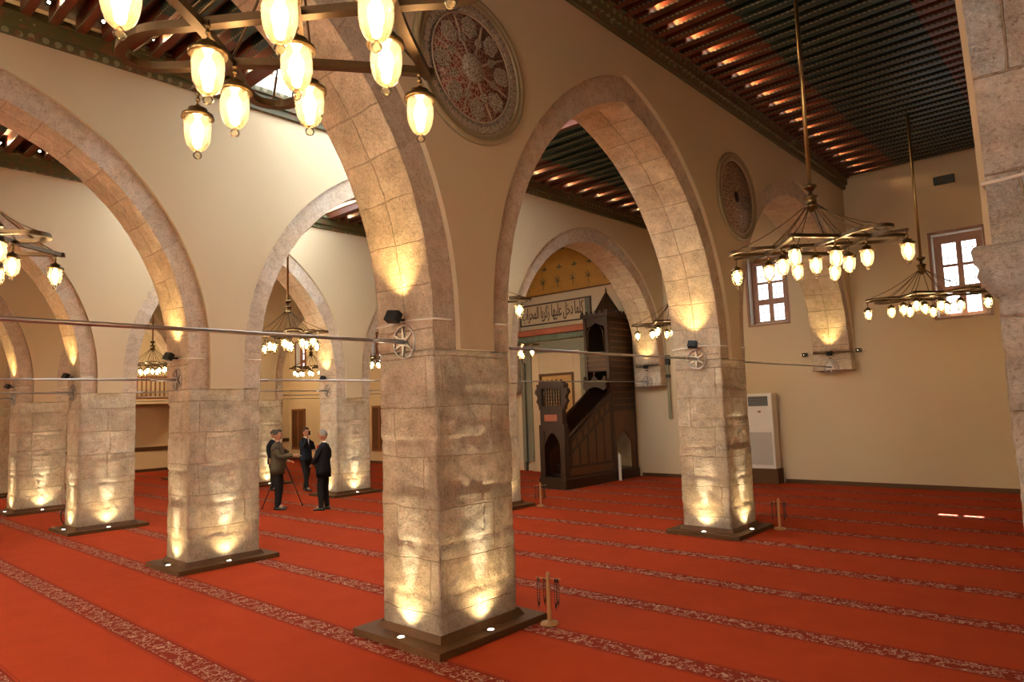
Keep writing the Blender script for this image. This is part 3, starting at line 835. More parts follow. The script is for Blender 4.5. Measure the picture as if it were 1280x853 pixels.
# ------------------------------------------------------------------ chandeliers
def make_chandelier(scale=1.0):
    root = empty('chandelier', (0,0,0))
    q = [(0,.76),(-.012,.73),(-.3,.33),(-.6,0),(-.81,-.18),(-.9,-.31),(-.82,-.43),(-.6,-.42),(-.38,-.27),(0,0),(.38,.27),(.6,.42),(.82,.43),(.9,.31),(.81,.18),(.6,0),(.3,-.33),(.012,-.73),(0,-.76),(-.012,-.73),(-.3,-.33),(-.6,0),(-.81,.18),(-.9,.31),(-.82,.43),(-.6,.42),(-.38,.27),(0,0),(.38,-.27),(.6,-.42),(.82,-.43),(.9,-.31),(.81,-.18),(.6,0),(.3,.33),(.012,.73)]
    zo = lambda i: .006*math.sin(i*.9)
    P = smooth_path([(x, y, zo(i)) for i, (x, y) in enumerate(q)], 5, True)
    def strap(P, closed, w=.024, h=.020):
        rows = []; n = len(P)
        for i, p in enumerate(P):
            a = P[i-1] if (closed or i) else p; b = P[(i+1) % n] if (closed or i < n-1) else p
            t = (b-a); t.z = 0; t.normalize(); s = Vector((-t.y, t.x, 0))
            rows.append([p-s*w+Vector((0,0,-h)), p+s*w+Vector((0,0,-h)), p+s*w*.85+Vector((0,0,h)), p-s*w*.85+Vector((0,0,h))])
        return rows
    mb = MB(); rows = strap(P, True)
    mb.grid(rows + [rows[0]], closed=True, smooth=False)
    for s in (1, -1):
        rr = strap([Vector((s*.58, 0, 0)), Vector((s*.8, 0, .004)), Vector((s*.99, 0, 0))], False, .03, .012)
        V = mb.grid(rr, closed=True, smooth=False); mb.cap(V[0]); mb.cap(V[-1], True)
    bmesh.ops.remove_doubles(mb.bm, verts=mb.bm.verts, dist=1e-5)
    mb.build('interlaced_frame', M['bronze'], root)
    mb = MB(); mb.lathe([(0,.40),(.02,.41),(.06,.44),(.085,.46),(.088,.48),(.065,.49),(.065,.56),(.085,.575),(.085,.59),(.05,.60),(.025,.62),(.022,.66)], n=18); mb.build('hub', M['brass'], root)
    mb = MB(); mb.lathe([(.012,.655),(.03,.66),(.075,.70),(.08,.715),(.07,.73),(.03,.74),(.015,.75)], n=16); mb.build('knob', M['brass'], root)
    for (x, y) in ((.6,0),(-.6,0),(.33,.28),(-.33,.28),(.33,-.28),(-.33,-.28),(0,.7),(0,-.7),(.84,.36),(-.84,.36),(.84,-.36),(-.84,-.36)):
        a = math.atan2(y, x); p0 = Vector((.045*math.cos(a), .045*math.sin(a), .50)); p1 = Vector((x, y, .02))
        pts = [p0.lerp(p1, i/6) - Vector((0,0,.05*math.sin(PI*i/6)*(p1-p0).length)) for i in range(7)]
        mb = MB(); mb.tube(pts, .0065, 5); mb.build('suspension_chain', M['bronze'], root)
    for (x, y) in ((0,0),(.97,0),(-.97,0),(.56,0),(-.56,0),(0,.7),(0,-.7),(.3,.25),(-.3,.25),(.3,-.25),(-.3,-.25)):
        cap = MB(); cap.tube([(0,0,0),(0,0,-.10)], .005, 6)
        for zz in (-.03, -.06): cap.lathe([(.008,zz-.012),(.013,zz),(.008,zz+.012)], n=8)
        cap.lathe([(.008,-.085),(.018,-.10),(.03,-.108),(.048,-.112),(.048,-.138),(.06,-.142),(.080,-.145),(.082,-.163),(.076,-.168),(.070,-.160),(.03,-.155)], n=24)
        co = cap.build('glass_lamp', M['brass'], root, loc=(x, y, 0))
        mb = MB(); mb.lathe([(.067,-.165),(.069,-.21),(.067,-.255),(.060,-.290),(.047,-.320),(.028,-.338),(.014,-.342)], n=22); g = mb.build('glass_bowl', M['glass'], co)
        mb = MB(); mb.lathe([(.012,-.340),(.010,-.347),(.020,-.355),(.023,-.366),(.016,-.380),(.004,-.385),(0,-.386)], n=14); mb.build('finial', M['glass'], co)
        mb = MB(); mb.lathe([(.010,-.165),(.015,-.18),(.028,-.205),(.032,-.235),(.026,-.27),(.012,-.295),(0,-.30)], n=12); mb.build('bulb', M['bulb'], co)
    return root
CH = [  # x, y, ring z, label, ceiling z
 (-2.56, 1.54, 3.93, 'large brass chandelier of glass lamps hanging closest overhead, cut by the picture top', 7.6),
 (-2.62, 8.42, 3.97, 'brass chandelier hanging in front of the smaller dark medallion', 7.6),
 (-2.66, 14.55, 3.96, 'brass chandelier in front of the tall window beside the cut-off pier', 7.6),
 (-8.50, 1.50, 4.00, 'brass chandelier seen cut off under the large arch at the picture edge', 7.5),
 (-8.20, 8.35, 3.97, 'brass chandelier mostly hidden behind the nearest pier, one bright lamp showing', 8.9),
 (-7.93, 14.7, 4.03, 'brass chandelier partly hidden behind the pier by the air conditioner', 7.5),
 (-13.2, 7.70, 3.88, 'rod-hung brass chandelier above the talking men', 8.9),
 (-13.2, 14.6, 3.90, 'chandelier before the mihrab, two lamps showing under the tie rod', 7.4),
 (-18.3, 14.4, 3.95, 'far chandelier with two lamps showing beside the nearest pier', 7.4),
 (-23.2, 8.75, 3.93, 'tiny distant chandelier in front of the gallery balustrade', 7.4),
 (-23.2, 14.5, 3.93, 'distant chandelier below the far white window, above the filming man', 7.4)]
base_ch = make_chandelier()
for i, (x, y, z, lab, zt) in enumerate(CH):
    c = base_ch if i == 0 else copy_tree(base_ch)
    c.location = (x, y, z)
    tag(c, lab, 'chandelier', 'brass chandeliers of glass lamps')
for i, (x, y, z, lab, zt) in enumerate(CH):
    mb = MB(); mb.tube([(0,0,.74),(0,0,zt-z)], .024, 12); mb.lathe([(.024,zt-z-.07),(.05,zt-z-.05),(.06,zt-z-.01)], n=14)
    roots = [o for o in COL.objects if o.get('label') == lab]
    mb.build('rod', M['rod_brass'], roots[0])

# ------------------------------------------------------------------ round medallions
def vine_mat(name, bg, fg, sc, th=.09):
    t = NT(name); ob = t.obj()
    nz = t.n('TexNoise'); nz.inputs['Scale'].default_value = 5; nz.inputs['Detail'].default_value = 2; t.l(ob, nz.inputs['Vector'])
    s = t.n('VectorMath', operation='SCALE'); t.l(nz.outputs['Color'], s.inputs[0]); s.inputs['Scale'].default_value = .12
    a = t.n('VectorMath', operation='ADD'); t.l(ob, a.inputs[0]); t.l(s.outputs[0], a.inputs[1])
    vo = t.n('TexVoronoi', feature='DISTANCE_TO_EDGE'); vo.inputs['Scale'].default_value = sc; t.l(a.outputs[0], vo.inputs['Vector'])
    v1 = t.math('LESS_THAN', vo.outputs['Distance'], th)
    vb = t.n('TexVoronoi', feature='F1'); vb.inputs['Scale'].default_value = sc*1.5; t.l(a.outputs[0], vb.inputs['Vector'])
    v2 = t.math('LESS_THAN', vb.outputs['Distance'], .26)
    c = t.mix(t.math('MAXIMUM', v1, v2), lin(bg), lin(fg)); t.l(c, t.b.inputs['Base Color']); t.set(Roughness=.6)
    t.bump(t.math('MAXIMUM', v1, v2), .3, .006)
    return t.m
M['red_vine'] = vine_mat('red_vine_ground', [.13,.018,.010], [.33,.22,.15], 22)
M['cream_vine'] = vine_mat('cream_vine_ground', [.15,.11,.08], [.40,.35,.27], 30)
M['brown_script'] = vine_mat('brown_script_ground', [.070,.025,.014], [.30,.20,.13], 20, .13)
M['olive_ring'] = simple('olive_moulding', [.23,.175,.095], .5, var=.2)
M['pink_ring'] = simple('pinkish_moulding', [.33,.245,.18], .5)
def medallion(y, z, r, kind):
    x = ARC['A']['x'](y)+.062
    root = empty('wall_medallion', (x, y, z))
    if kind == 1: tag(root, 'large round medallion with red ground, pale spokes and flower panels', 'medallion', 'round medallions')
    else: tag(root, 'round medallion covered in dense dark brown script', 'medallion', 'round medallions')
    # frame, turned about X
    mb = MB(); mb.lathe([(r*.86,.0),(r*.86,.03),(r*.885,.045),(r*.91,.028),(r*.93,.045),(r*.965,.055),(r,.035),(r*1.01,0)], n=72, axis='x'); mb.build('frame_ring', M['olive_ring'], root)
    if kind == 1:
        mb = MB(); mb.lathe([(r*.72,.012),(r*.72,.022),(r*.865,.022),(r*.865,.012)], n=72, axis='x'); b = mb.build('border_band', M['cream_vine'], root)
        mb = MB(); mb.lathe([(r*.695,.012),(r*.70,.03),(r*.72,.03),(r*.725,.012)], n=72, axis='x'); mb.build('inner_ring', M['pink_ring'], root)
        mb = MB()
        for i in range(56):
            a = 2*PI*i/56; c, s = math.cos(a), math.sin(a)
            T = [( r*.85, -.030), (r*.85, .030), (r*.80, .024), (r*.745, 0), (r*.80, -.024)]
            mb.face([(.0245, u*c - v*s, u*s + v*c) for u, v in T])
        mb.build('leaf_border', M['pink_ring'], root)
        mb = MB(); mb.lathe([(0,.014),(r*.70,.014),(r*.70,.0)], n=72, axis='x'); mb.build('painted_ground', M['red_vine'], root)
        mb = MB(); mb.lathe([(0,.05),(r*.13,.046),(r*.185,.03),(r*.195,.014)], n=40, axis='x'); mb.build('centre_boss', M['cream_vine'], root)
        for i in range(8):
            a = 2*PI*(i+.5)/8 + .1; c, s = math.cos(a), math.sin(a)
            mb = MB(); P = []
            for (u, v) in ((r*.16,-.012),(r*.62,-.010),(r*.69,0),(r*.62,.010),(r*.16,.012)): P.append((u*c-v*s, u*s+v*c))
            mb.prism(P, .013, .026, 'x'); mb.build('spoke', M['pink_ring'], root)
            mb = MB(); P = []
            for j in range(14):
                b_ = 2*PI*j/14; rr = 1+.12*math.cos(3*b_); u, v = r*.40+r*.07*math.cos(b_)*rr, r*.055*math.sin(b_)*rr; P.append((u*c-v*s, u*s+v*c))
            mb.prism(P, .013, .028, 'x'); mb.build('spoke_flower', M['cream_vine'], root)
        for i in range(8):
            a = 2*PI*i/8 + .1; c, s = math.cos(a), math.sin(a)
            mb = MB(); P = []
            for j in range(20):
                b_ = 2*PI*j/20; rr = 1+.10*math.cos(6*b_); u, v = r*.54+r*.14*math.cos(b_)*rr, r*.125*math.sin(b_)*rr; P.append((u*c-v*s, u*s+v*c))
            mb.prism(P, .013, .030, 'x'); mb.build('flower_panel', M['cream_vine'], root)
    else:
        mb = MB(); mb.lathe([(r*.80,.012),(r*.82,.04),(r*.86,.04),(r*.87,.012)], n=72, axis='x'); mb.build('inner_ring', M['pink_ring'], root)
        mb = MB(); mb.lathe([(0,.018),(r*.82,.018),(r*.82,.0)], n=72, axis='x'); mb.build('script_ground', M['brown_script'], root)
        mb = MB(); mb.lathe([(0,.032),(r*.10,.028),(r*.13,.018)], n=30, axis='x'); mb.build('centre_boss', M['dark_wood'], root)
medallion(4.93, 5.72, .80, 1)
medallion(11.45, 5.70, .78, 2)

# ------------------------------------------------------------------ mihrab wall
def vec_mat(name, cols, sc):
    t = NT(name); ob = t.obj()
    vo = t.n('TexVoronoi', feature='F1'); vo.inputs['Scale'].default_value = sc; vo.inputs['Randomness'].default_value = .25; t.l(ob, vo.inputs['Vector'])
    c = t.ramp(vo.outputs['Distance'], [(.0, cols[2]), (.16, cols[1]), (.30, cols[0]), (.46, cols[0]), (.54, cols[1])], 'CONSTANT')
    t.l(c, t.b.inputs['Base Color']); t.set(Roughness=.5); return t.m
M['mosaic'] = vec_mat('mosaic_border', [[.06,.085,.06],[.34,.27,.17],[.16,.085,.05]], 17)
M['mosaic2'] = vec_mat('stone_inlay', [[.05,.07,.05],[.25,.19,.12],[.12,.06,.035]], 24)
M['marble'] = simple('cream_marble', [.52,.40,.25], .3, var=.15, scale=3)
M['amber'] = simple('amber_marble', [.46,.27,.08], .3, var=.25, scale=3)
M['red_band'] = simple('red_painted_band', [.30,.075,.03], .5, var=.35, scale=5)
M['teal_band'] = vec_mat('teal_patterned_band', [[.12,.15,.10],[.07,.085,.055],[.045,.05,.04]], 12)
M['ink'] = simple('dark_ink', [.045,.024,.015], .6)
M['gold'] = simple('ochre_painted_plaster', [.42,.215,.03], .55, var=.3, scale=2.5)
Yw = YQ-.004
CXM = -13.95
root = empty('mihrab', (CXM, Yw, 0)); off = root.location; T = Matrix.Translation(-off)
tag(root, 'tall prayer niche with patterned border and amber marble panel behind the pulpit', 'mihrab')
mb = MB()
for a, b, c, d in ((-15.42,-15.0,.3,4.28),(-12.95,-12.55,.3,4.28),(-15.0,-12.95,3.92,4.28)): mb.box(a, Yw-.10, c, b, Yw, d, T)
mb.build('mosaic_border', M['mosaic'], root)
mb = MB()
for a in (-15.44, -12.55):
    mb = MB(); mb.box(a, Yw-.14, .0, a+.09, Yw, 4.3, T); mb.build('inlaid_edge', M['mosaic2'], root)
for a in (-15.30, -12.70):
    mb = MB(); mb.lathe([(.07,.3),(.075,.36),(.055,.42),(.055,3.5),(.075,3.56),(.07,3.62)], (a-off.x, -.16, 0), 14); mb.build('column', M['mosaic2'], root)
mb = MB()
for a, b, c, d in ((-15.0,-14.68,0,3.92),(-13.24,-12.95,0,3.92),(-14.68,-13.24,3.22,3.92)): mb.box(a, Yw-.07, c, b, Yw, d, T)
mb.build('marble_frame', M['marble'], root, bevel=.01)
mb = MB()
for a, b, c, d in ((-14.68,-14.60,0,3.22),(-13.32,-13.24,0,3.22),(-14.60,-13.32,3.14,3.22)): mb.box(a, Yw-.09, c, b, Yw, d, T)
mb.build('wooden_edge', M['mid_wood'], root)
mb = MB(); mb.box(-14.6, Yw-.03, 0, -13.32, Yw, 3.14, T); nich = mb.build('niche_panel', M['amber'], root)
mb = MB(); P = []
for i in range(11):
    u = i/10; P.append((CXM-.42+.42*u-off.x, 2.25+.65*(u**1.6)))
P += [(2*(CXM-off.x)-x, z) for x, z in reversed(P[:-1])]
Q = [(x*.86, z-.09) for x, z in P]
for i in range(len(P)-1): mb.face([(P[i][0],-.045,P[i][1]),(P[i+1][0],-.045,P[i+1][1]),(Q[i+1][0],-.045,Q[i+1][1]),(Q[i][0],-.045,Q[i][1])])
mb.build('ogee_relief', M['marble'], nich)
mb = MB(); mb.box(-15.0, Yw-.16, 0, -12.9, Yw, .3, T); mb.build('step', M['marble'], root)
# bands above
root = empty('painted_cornice', (CXM, Yw, 4.3)); off = root.location; T = Matrix.Translation(-off)
tag(root, 'red and teal painted cornice under the framed calligraphy', 'cornice', None, 'thing')
mb = MB(); mb.box(-15.44, Yw-.20, 4.31, -12.42, Yw, 4.50, T); mb.build('teal_moulding', M['teal_band'], root, bevel=.02)
mb = MB(); mb.box(-15.44, Yw-.26, 4.51, -12.42, Yw, 4.72, T); mb.build('red_moulding', M['red_band'], root, bevel=.03)
mb = MB(); mb.box(-15.44, Yw-.06, 4.73, -12.42, Yw, 4.84, T); mb.build('plain_moulding', M['marble'], root)
# calligraphy
root = empty('calligraphy_panel', (CXM, Yw, 5.2)); off = root.location; T = Matrix.Translation(-off)
tag(root, 'long framed panel of dark Arabic calligraphy on cream, above the prayer niche', 'panel')
za, zb_ = 4.88, 5.60; xa, xb = -15.45, -12.47
mb = MB()
for a, b, c, d in ((xa,xb,za,za+.045),(xa,xb,zb_-.045,zb_),(xa,xa+.045,za,zb_),(xb-.045,xb,za,zb_)): mb.box(a, Yw-.05, c, b, Yw, d, T)
mb.build('frame', M['ink'], root)
mb = MB(); mb.box(xa+.045, Yw-.025, za+.045, xb-.045, Yw, zb_-.045, T); mb.build('cream_ground', M['marble'], root)
mb = MB(); mb.box(xb-.24, Yw-.028, za+.05, xb-.06, Yw-.02, zb_-.05, T); st = mb.build('patterned_stripe', M['mosaic2'], root)
txt = '\ufe8f\ufe8d\ufeae\ufea4\ufee4\ufedf\ufe8d \ufe8e\ufef3\ufeae\ufedb\ufeaf \ufe8e\ufeec\ufef4\ufee0\ufecb \ufede\ufea7\ufea9 \ufe8e\ufee4\ufee0\ufedb'
def text_mesh(name, body, mat, parent, x0, x1, z0, z1, y, depth=.006, bold=.0):
    cu = bpy.data.curves.new(name, 'FONT'); cu.body = body; cu.extrude = depth; cu.offset = bold
    to = bpy.data.objects.new(name, cu); COL.objects.link(to); bpy.context.view_layer.update()
    me = bpy.data.meshes.new_from_object(to.evaluated_get(bpy.context.evaluated_depsgraph_get())); bpy.data.objects.remove(to)
    xs = [v.co.x for v in me.vertices]; ys = [v.co.y for v in me.vertices]
    sx = (x1-x0)/(max(xs)-min(xs)); sz = (z1-z0)/(max(ys)-min(ys)); mx, my = min(xs), min(ys)
    for v in me.vertices: v.co = Vector((x0+(v.co.x-mx)*sx, y-v.co.z, z0+(v.co.y-my)*sz))
    me.materials.clear(); me.materials.append(mat)
    o = bpy.data.objects.new(name, me); COL.objects.link(o); o.parent = parent; return o
text_mesh('lettering', txt, M['ink'], root, xa+.10-off.x, xb-.30-off.x, za+.09-off.z, zb_-.08-off.z, -.034)
# ochre painted zone
root = empty('painted_wall_panel', (-13.1, Yw, 6.4)); off = root.location; T = Matrix.Translation(-off)
tag(root, 'ochre painted wall zone with dark flower motifs above the calligraphy', 'painting')
mb = MB(); mb.box(-15.4, Yw-.03, 5.88, -11.1, Yw, 7.4, T); mb.build('ochre_ground', M['gold'], root)
mb = MB(); mb.box(-15.4, Yw-.036, 5.86, -11.1, Yw, 5.90, T); mb.build('lower_border', M['mid_wood'], root)
M['motif'] = simple('dark_green_motif', [.09,.085,.03], .6)
for i in range(6):
    x = -15.0+i*.62; z = 6.25
    mb = MB()
    for j in range(5):
        a = PI*(j+.0)/4
        P = [(x+.02*math.cos(a+1.57)-off.x, z+.02*math.sin(a+1.57)-off.z),(x+.15*math.cos(a)-off.x-.02, z+.19*math.sin(a)-off.z),(x+.17*math.cos(a)-off.x, z+.22*math.sin(a)-off.z),(x+.02*math.cos(a-1.57)-off.x, z+.02*math.sin(a-1.57)-off.z)]
        mb.prism(P, -.037, -.031, 'y')
    mb.box(x-.012, Yw-.037, z-.2, x+.012, Yw-.031, z, T)
    mb.lathe([(0,-.0375),(.05,-.0372),(.05,-.031)], (x-off.x, 0, z+.02-off.z), 10, axis='y')
    mb.build('flower_motif', M['motif'], root)
for i in range(4):
    x = -14.3+i*.62; z = 6.72
    mb = MB(); mb.prism([(x-.14-off.x, z-off.z),(x-off.x, z-.05-off.z),(x+.14-off.x, z-off.z),(x+.05-off.x, z+.04-off.z),(x-off.x, z+.11-off.z),(x-.05-off.x, z+.04-off.z)], -.037, -.031, 'y'); mb.build('upper_motif', M['motif'], root)

# ------------------------------------------------------------------ wooden pulpit (minbar)
root = empty('wooden_pulpit', (-11.37, 16.0, 0)); off = root.location; T = Matrix.Translation(-off)
tag(root, 'dark carved wooden pulpit with stairs and pointed spire against the far wall', 'pulpit')
DW, MW = M['dark_wood'], M['mid_wood']
x0, x1 = -11.79, -10.95
mb = MB(); mb.box(x0-.03, 14.20, 0, x1+.03, 17.78, .26, T); mb.box(x0-.015, 14.22, .26, x1+.015, 17.76, .30, T); mb.build('base', DW, root, bevel=.01)
# entrance gate
mb = MB()
for a, b in ((x0, x0+.16), (x1-.16, x1)): mb.box(a, 14.24, .30, b, 14.44, 1.66, T)
mb.box(x0+.16, 14.24, 1.50, x1-.16, 14.44, 1.66, T)
P = [(x0+.16, 1.5), (x0+.16, 1.12)]
for i in range(9):
    u = i/8; P.append((x0+.16+.26*u, 1.12+.33*math.sin(u*PI/2)))
for i in range(8, -1, -1):
    u = i/8; P.append((x1-.16-.26*u, 1.12+.33*math.sin(u*PI/2)))
P += [(x1-.16, 1.12), (x1-.16, 1.5)]
q = [(a-off.x, b) for a, b in P]; q2 = []
for p in q:
    if not q2 or math.dist(p, q2[-1]) > 1e-4: q2.append(p)
mb.prism(q2, 14.26-off.y, 14.40-off.y, 'y')
gate = mb.build('entrance_gate', DW, root)
mb = MB(); mb.box(x0+.05, 14.25, 1.66, x1-.05, 14.42, 2.06, T); gp = mb.build('gate_panel', DW, root)
mb = MB(); mb.box(x0+.20, 14.235, 1.76, x1-.22, 14.25, 1.93, T); mb.build('inlaid_panel', M['red_band'], gp)
# crest: lattice between scrolled cheeks
mb = MB(); yc0, yc1 = 14.28-off.y, 14.40-off.y
mb.box(x0+.0, 14.26, 2.06, x1-.0, 14.42, 2.16, T); mb.box(x0-.04, 14.24, 2.62, x1+.04, 14.44, 2.74, T); mb.box(x0+.02, 14.26, 2.74, x1-.02, 14.42, 2.80, T)
for s, xe in ((-1, x0), (1, x1)):
    P = [(0,2.10),(.10,2.10),(.10,2.64),(-.02,2.64),(-.11,2.60),(-.14,2.50),(-.07,2.44),(-.05,2.36),(-.10,2.28),(-.04,2.20)]
    P = [((xe-off.x) - s*p[0], p[1]) for p in P]
    if s < 0: P.reverse()
    mb.prism(P, yc0, yc1, 'y')
for i in range(7):
    x = x0+.16+i*(x1-x0-.32)/6; mb.box(x-.014, 14.31, 2.14, x+.014, 14.36, 2.64, T)
for i in range(5):
    z = 2.22+i*.09; mb.box(x0+.1, 14.31, z-.012, x1-.1, 14.36, z+.012, T)
for i in range(5): mb.lathe([(0,2.86),(.03,2.84),(.035,2.81),(.02,2.79)], (x0+.12+i*(x1-x0-.24)/4-off.x, 14.34-off.y, 0), 8)
mb.build('lattice_crest', DW, root)
# stair sides
for xs_, nm in ((x1-.06, 'near'), (x0, 'far')):
    P = [(14.44-16, .30), (16.45-16, .30), (16.45-16, 2.02), (14.44-16, .84)]
    mb = MB(); mb.prism(P, xs_-off.x, xs_+.06-off.x, 'x'); side = mb.build('stair_side', MW, root)
    mb = MB()
    for i in range(6):
        y = 14.50+i*.385-16; zt_ = .84+(y+16-14.44)*.587
        xx = xs_+.06-off.x if nm == 'near' else xs_-off.x-.012
        mb.box(xx, y-.025, .55, xx+.012, y+.025, zt_)
    xx = xs_+.06-off.x if nm == 'near' else xs_-off.x-.012
    mb.box(xx, -1.56, .52, xx+.014, .45, .60); mb.box(xx, -1.56, .30, xx+.014, .45, .34)
    mb.build('stile', DW, side)
    # carved handrail band
    P = [(14.44-16, .84), (16.45-16, 2.02), (16.45-16, 2.46), (14.44-16, 1.27)]
    mb = MB(); mb.prism(P, xs_-off.x+.0, xs_+.075-off.x, 'x'); rl = mb.build('carved_balustrade', DW, root)
    mb = MB()
    for i in range(7):
        y = 14.60+i*.27; z = 1.05+(y-14.44)*.587
        X = xs_+.075-off.x
        P = [(y-16-.09, z-.10-.05), (y-16+.09, z-.10+.05), (y-16+.09, z+.10+.05), (y-16-.09, z+.10-.05)]
        mb.prism(P, X-(0 if nm == 'near' else .087), X+.012-(0 if nm == 'near' else .087), 'x')
    mb.build('carved_inset', MW, rl)
    mb = MB(); mb.tube([(xs_+.035-off.x, 14.40-16, 1.30), (xs_+.035-off.x, 16.45-16, 2.50)], .045, 8); mb.build('handrail', DW, rl)
mb = MB()
for i in range(8): mb.box(x0+.07, 14.5+i*.245, .30, x1-.07, 16.46, .36+i*.215, T)
mb.build('steps', DW, root)
# crest over the upper landing
mb = MB(); P = []
for s in (1, -1):
    L = [(.0,3.02),(.05,2.92),(.12,2.84),(.22,2.82),(.30,2.88),(.33,2.96),(.37,2.94),(.37,2.84),(.40,2.62),(.30,2.55),(.16,2.62),(0,2.66)]
    if s > 0: P += [(a, b) for a, b in L]
    else: P += [(-a, b) for a, b in reversed(L)][1:-1]
mb.prism([(x_-.0, z_) for x_, z_ in P], 16.28-off.y, 16.36-off.y, 'y')
mb.lathe([(0,3.12),(.03,3.09),(.035,3.05),(.015,3.01)], (0, .32, 0), 10)
mb.build('landing_crest', DW, root)
# tower
mb = MB()
yA, yB = 16.45, 17.76
for a, b in ((x0, x0+.09), (x1-.09, x1)):
    for c, d in ((yA, yA+.14), (yB-.12, yB)): mb.box(a, c, .30, b, d, 4.68, T)
mb.build('corner_post', DW, root)
mb = MB()   # side walls with pointed arch opening below
for xs_ in (x1-.05, x0):
    P = [(yA+.14, 1.95), (yA+.14, .30), (yA+.24, .30), (yA+.24, 1.02)]
    for i in range(1, 9):
        u = i/8; P.append((yA+.24+.39*u, 1.02+.34*math.sin(u*PI/2)**1.0))
    ymid = yA+.63
    P += [(2*ymid-a, b) for a, b in reversed(P[3:-1])]
    P += [(2*ymid-(yA+.24), .30), (yB-.12, .30), (yB-.12, 1.95)]
    mb.prism([(a-off.y, b) for a, b in P], xs_-off.x, xs_+.05-off.x, 'x')
mb.build('arched_side', MW, root)
mb = MB(); mb.box(x1-.06, yA+.14, 1.95, x1-.01, yB-.12, 4.66, T); mb.box(x0+.01, yA+.14, 1.95, x0+.06, yB-.12, 4.66, T); mb.box(x0+.05, yB-.05, .3, x1-.05, yB-.01, 1.9, T) if False else None
mb.box(x0+.05, yA, 1.98, x1-.05, yB, 2.06, T)
tb = mb.build('tower_board', DW, root)
mb = MB()
for i in range(14):
    z = 2.1+i*.185; mb.box(x1-.012, yA+.12, z, x1+.012, yB-.1, z+.04, T)
mb.build('horizontal_moulding', MW, tb)
mb = MB()  # front of the canopy: slatted panel below the ogee window
mb.box(x0+.09, yA+.02, 3.10, x1-.09, yA+.06, 3.62, T); mb.box(x0+.085, yA+.02, 3.10, x0+.115, yA+.06, 4.68, T); mb.box(x1-.115, yA+.02, 3.10, x1-.085, yA+.06, 4.68, T)
mb.box(x0+.09, yA+.02, 4.52, x1-.09, yA+.06, 4.68, T)
P = [(x0+.09, 4.52), (x0+.09, 4.30), (x0+.16, 4.42), (x0+.27, 4.44), (x0+.42, 4.52)]
mb.prism([(a-off.x, b) for a, b in P], yA+.02-off.y, yA+.06-off.y, 'y')
mb.prism([(-(a-off.x), b) for a, b in reversed(P)], yA+.02-off.y, yA+.06-off.y, 'y')
cf = mb.build('canopy_front', DW, root)
mb = MB()
for z in (3.14, 3.27, 3.40, 3.55): mb.box(x0+.08, yA-.005, z, x1-.08, yA+.02, z+.05, T)
mb.build('front_moulding', MW, cf)
mb = MB(); mb.tube([(x0+.13-off.x, yA-off.y, 3.66), (x0+.16-off.x, yA-off.y, 4.25), (x0+.24-off.x, yA-off.y, 4.40)], .012, 6); mb.tube([(x1-.13-off.x, yA-off.y, 3.66), (x1-.16-off.x, yA-off.y, 4.25), (x1-.24-off.x, yA-off.y, 4.40)], .012, 6); mb.tube([(x0+.12-off.x, yA-off.y, 3.66), (x1-.12-off.x, yA-off.y, 3.66)], .012, 6)
mb.build('window_bead', M['brass'], cf)
mb = MB(); mb.box(x0-.06, yA-.06, 4.68, x1+.06, yB+.03, 4.78, T)
for i in range(6):
    mb.box(x0-.04+i*.16, yA-.05, 4.78, x0+.04+i*.16, yA-.01, 4.86, T); 
for i in range(8): mb.box(x1+.01, yA-.04+i*.17, 4.78, x1+.05, yA+.04+i*.17, 4.86, T)
mb.build('cornice', DW, root)
mb = MB(); cxx, cyy = 0, (yA+yB)/2-off.y
rows = []
for rr, z in ((.40,4.78),(.37,4.86),(.30,4.98),(.16,5.23),(.05,5.43),(.012,5.50)): rows.append([Vector((cxx+rr*1.0*math.cos(PI/8+i*PI/4), cyy+rr*1.35*math.sin(PI/8+i*PI/4), z)) for i in range(8)])
V = mb.grid(rows, closed=True, smooth=False); mb.cap(V[-1])
sp_ = mb.build('spire', DW, root)
mb = MB(); mb.lathe([(.01,5.48),(.03,5.51),(.032,5.54),(.012,5.57),(.02,5.60),(0,5.65)], (cxx, cyy, 0), 10); mb.build('finial', M['brass'], sp_)

# things standing by the pulpit arch
mb = MB(); mb.lathe([(0,.262),(.05,.262),(.05,.275),(.045,.28),(.045,.98),(.02,1.0),(0,1.0)], n=16)
o = mb.build('white_tube', M['white'], loc=(-10.86, 16.62, -.262+.0)); tag(o, 'slim white upright tube leaning beside the pulpit arch', 'tube')
root = empty('wall_heater', (-11.35, 17.0, .305)); tag(root, 'small white box with dark square screen in the pulpit arch', 'heater')
mb = MB(); mb.box(-.1, -.26, 0, .1, .26, .42); mb.build('body', M['white'], root, bevel=.015)
mb = MB(); mb.box(.1, -.17, .18, .108, .03, .33); mb.build('screen', M['black'], root)
mb = MB(); mb.lathe([(0,.112),(.02,.108),(.02,.10)], (0,.16,.12), 10, axis='x'); mb.build('knob', M['black'], root)

# long slim staff with bracket on the wall past the corbel
root = empty('wall_staff', (-9.86, YQ-.06, 2.6)); tag(root, 'long slim greenish staff hung on the wall beside the pulpit corbel', 'staff')
mb = MB(); rows = [[Vector((a, b, z)) for a, b in ((-w,-.012),(w,-.012),(w,.012),(-w,.012))] for w, z in ((.02,-.95),(.055,-.90),(.05,-.3),(.04,.35),(.03,.85))]
V = mb.grid(rows, closed=True, smooth=False); mb.cap(V[0]); mb.cap(V[-1], True); mb.build('blade', simple('olive_wood', [.16,.135,.075], .6), root)
mb = MB(); mb.box(-.05,-.05,.25,.05,.055,.34); mb.box(-.06,-.05,.62,.06,.055,.90); mb.build('wall_mount', M['black'], root)

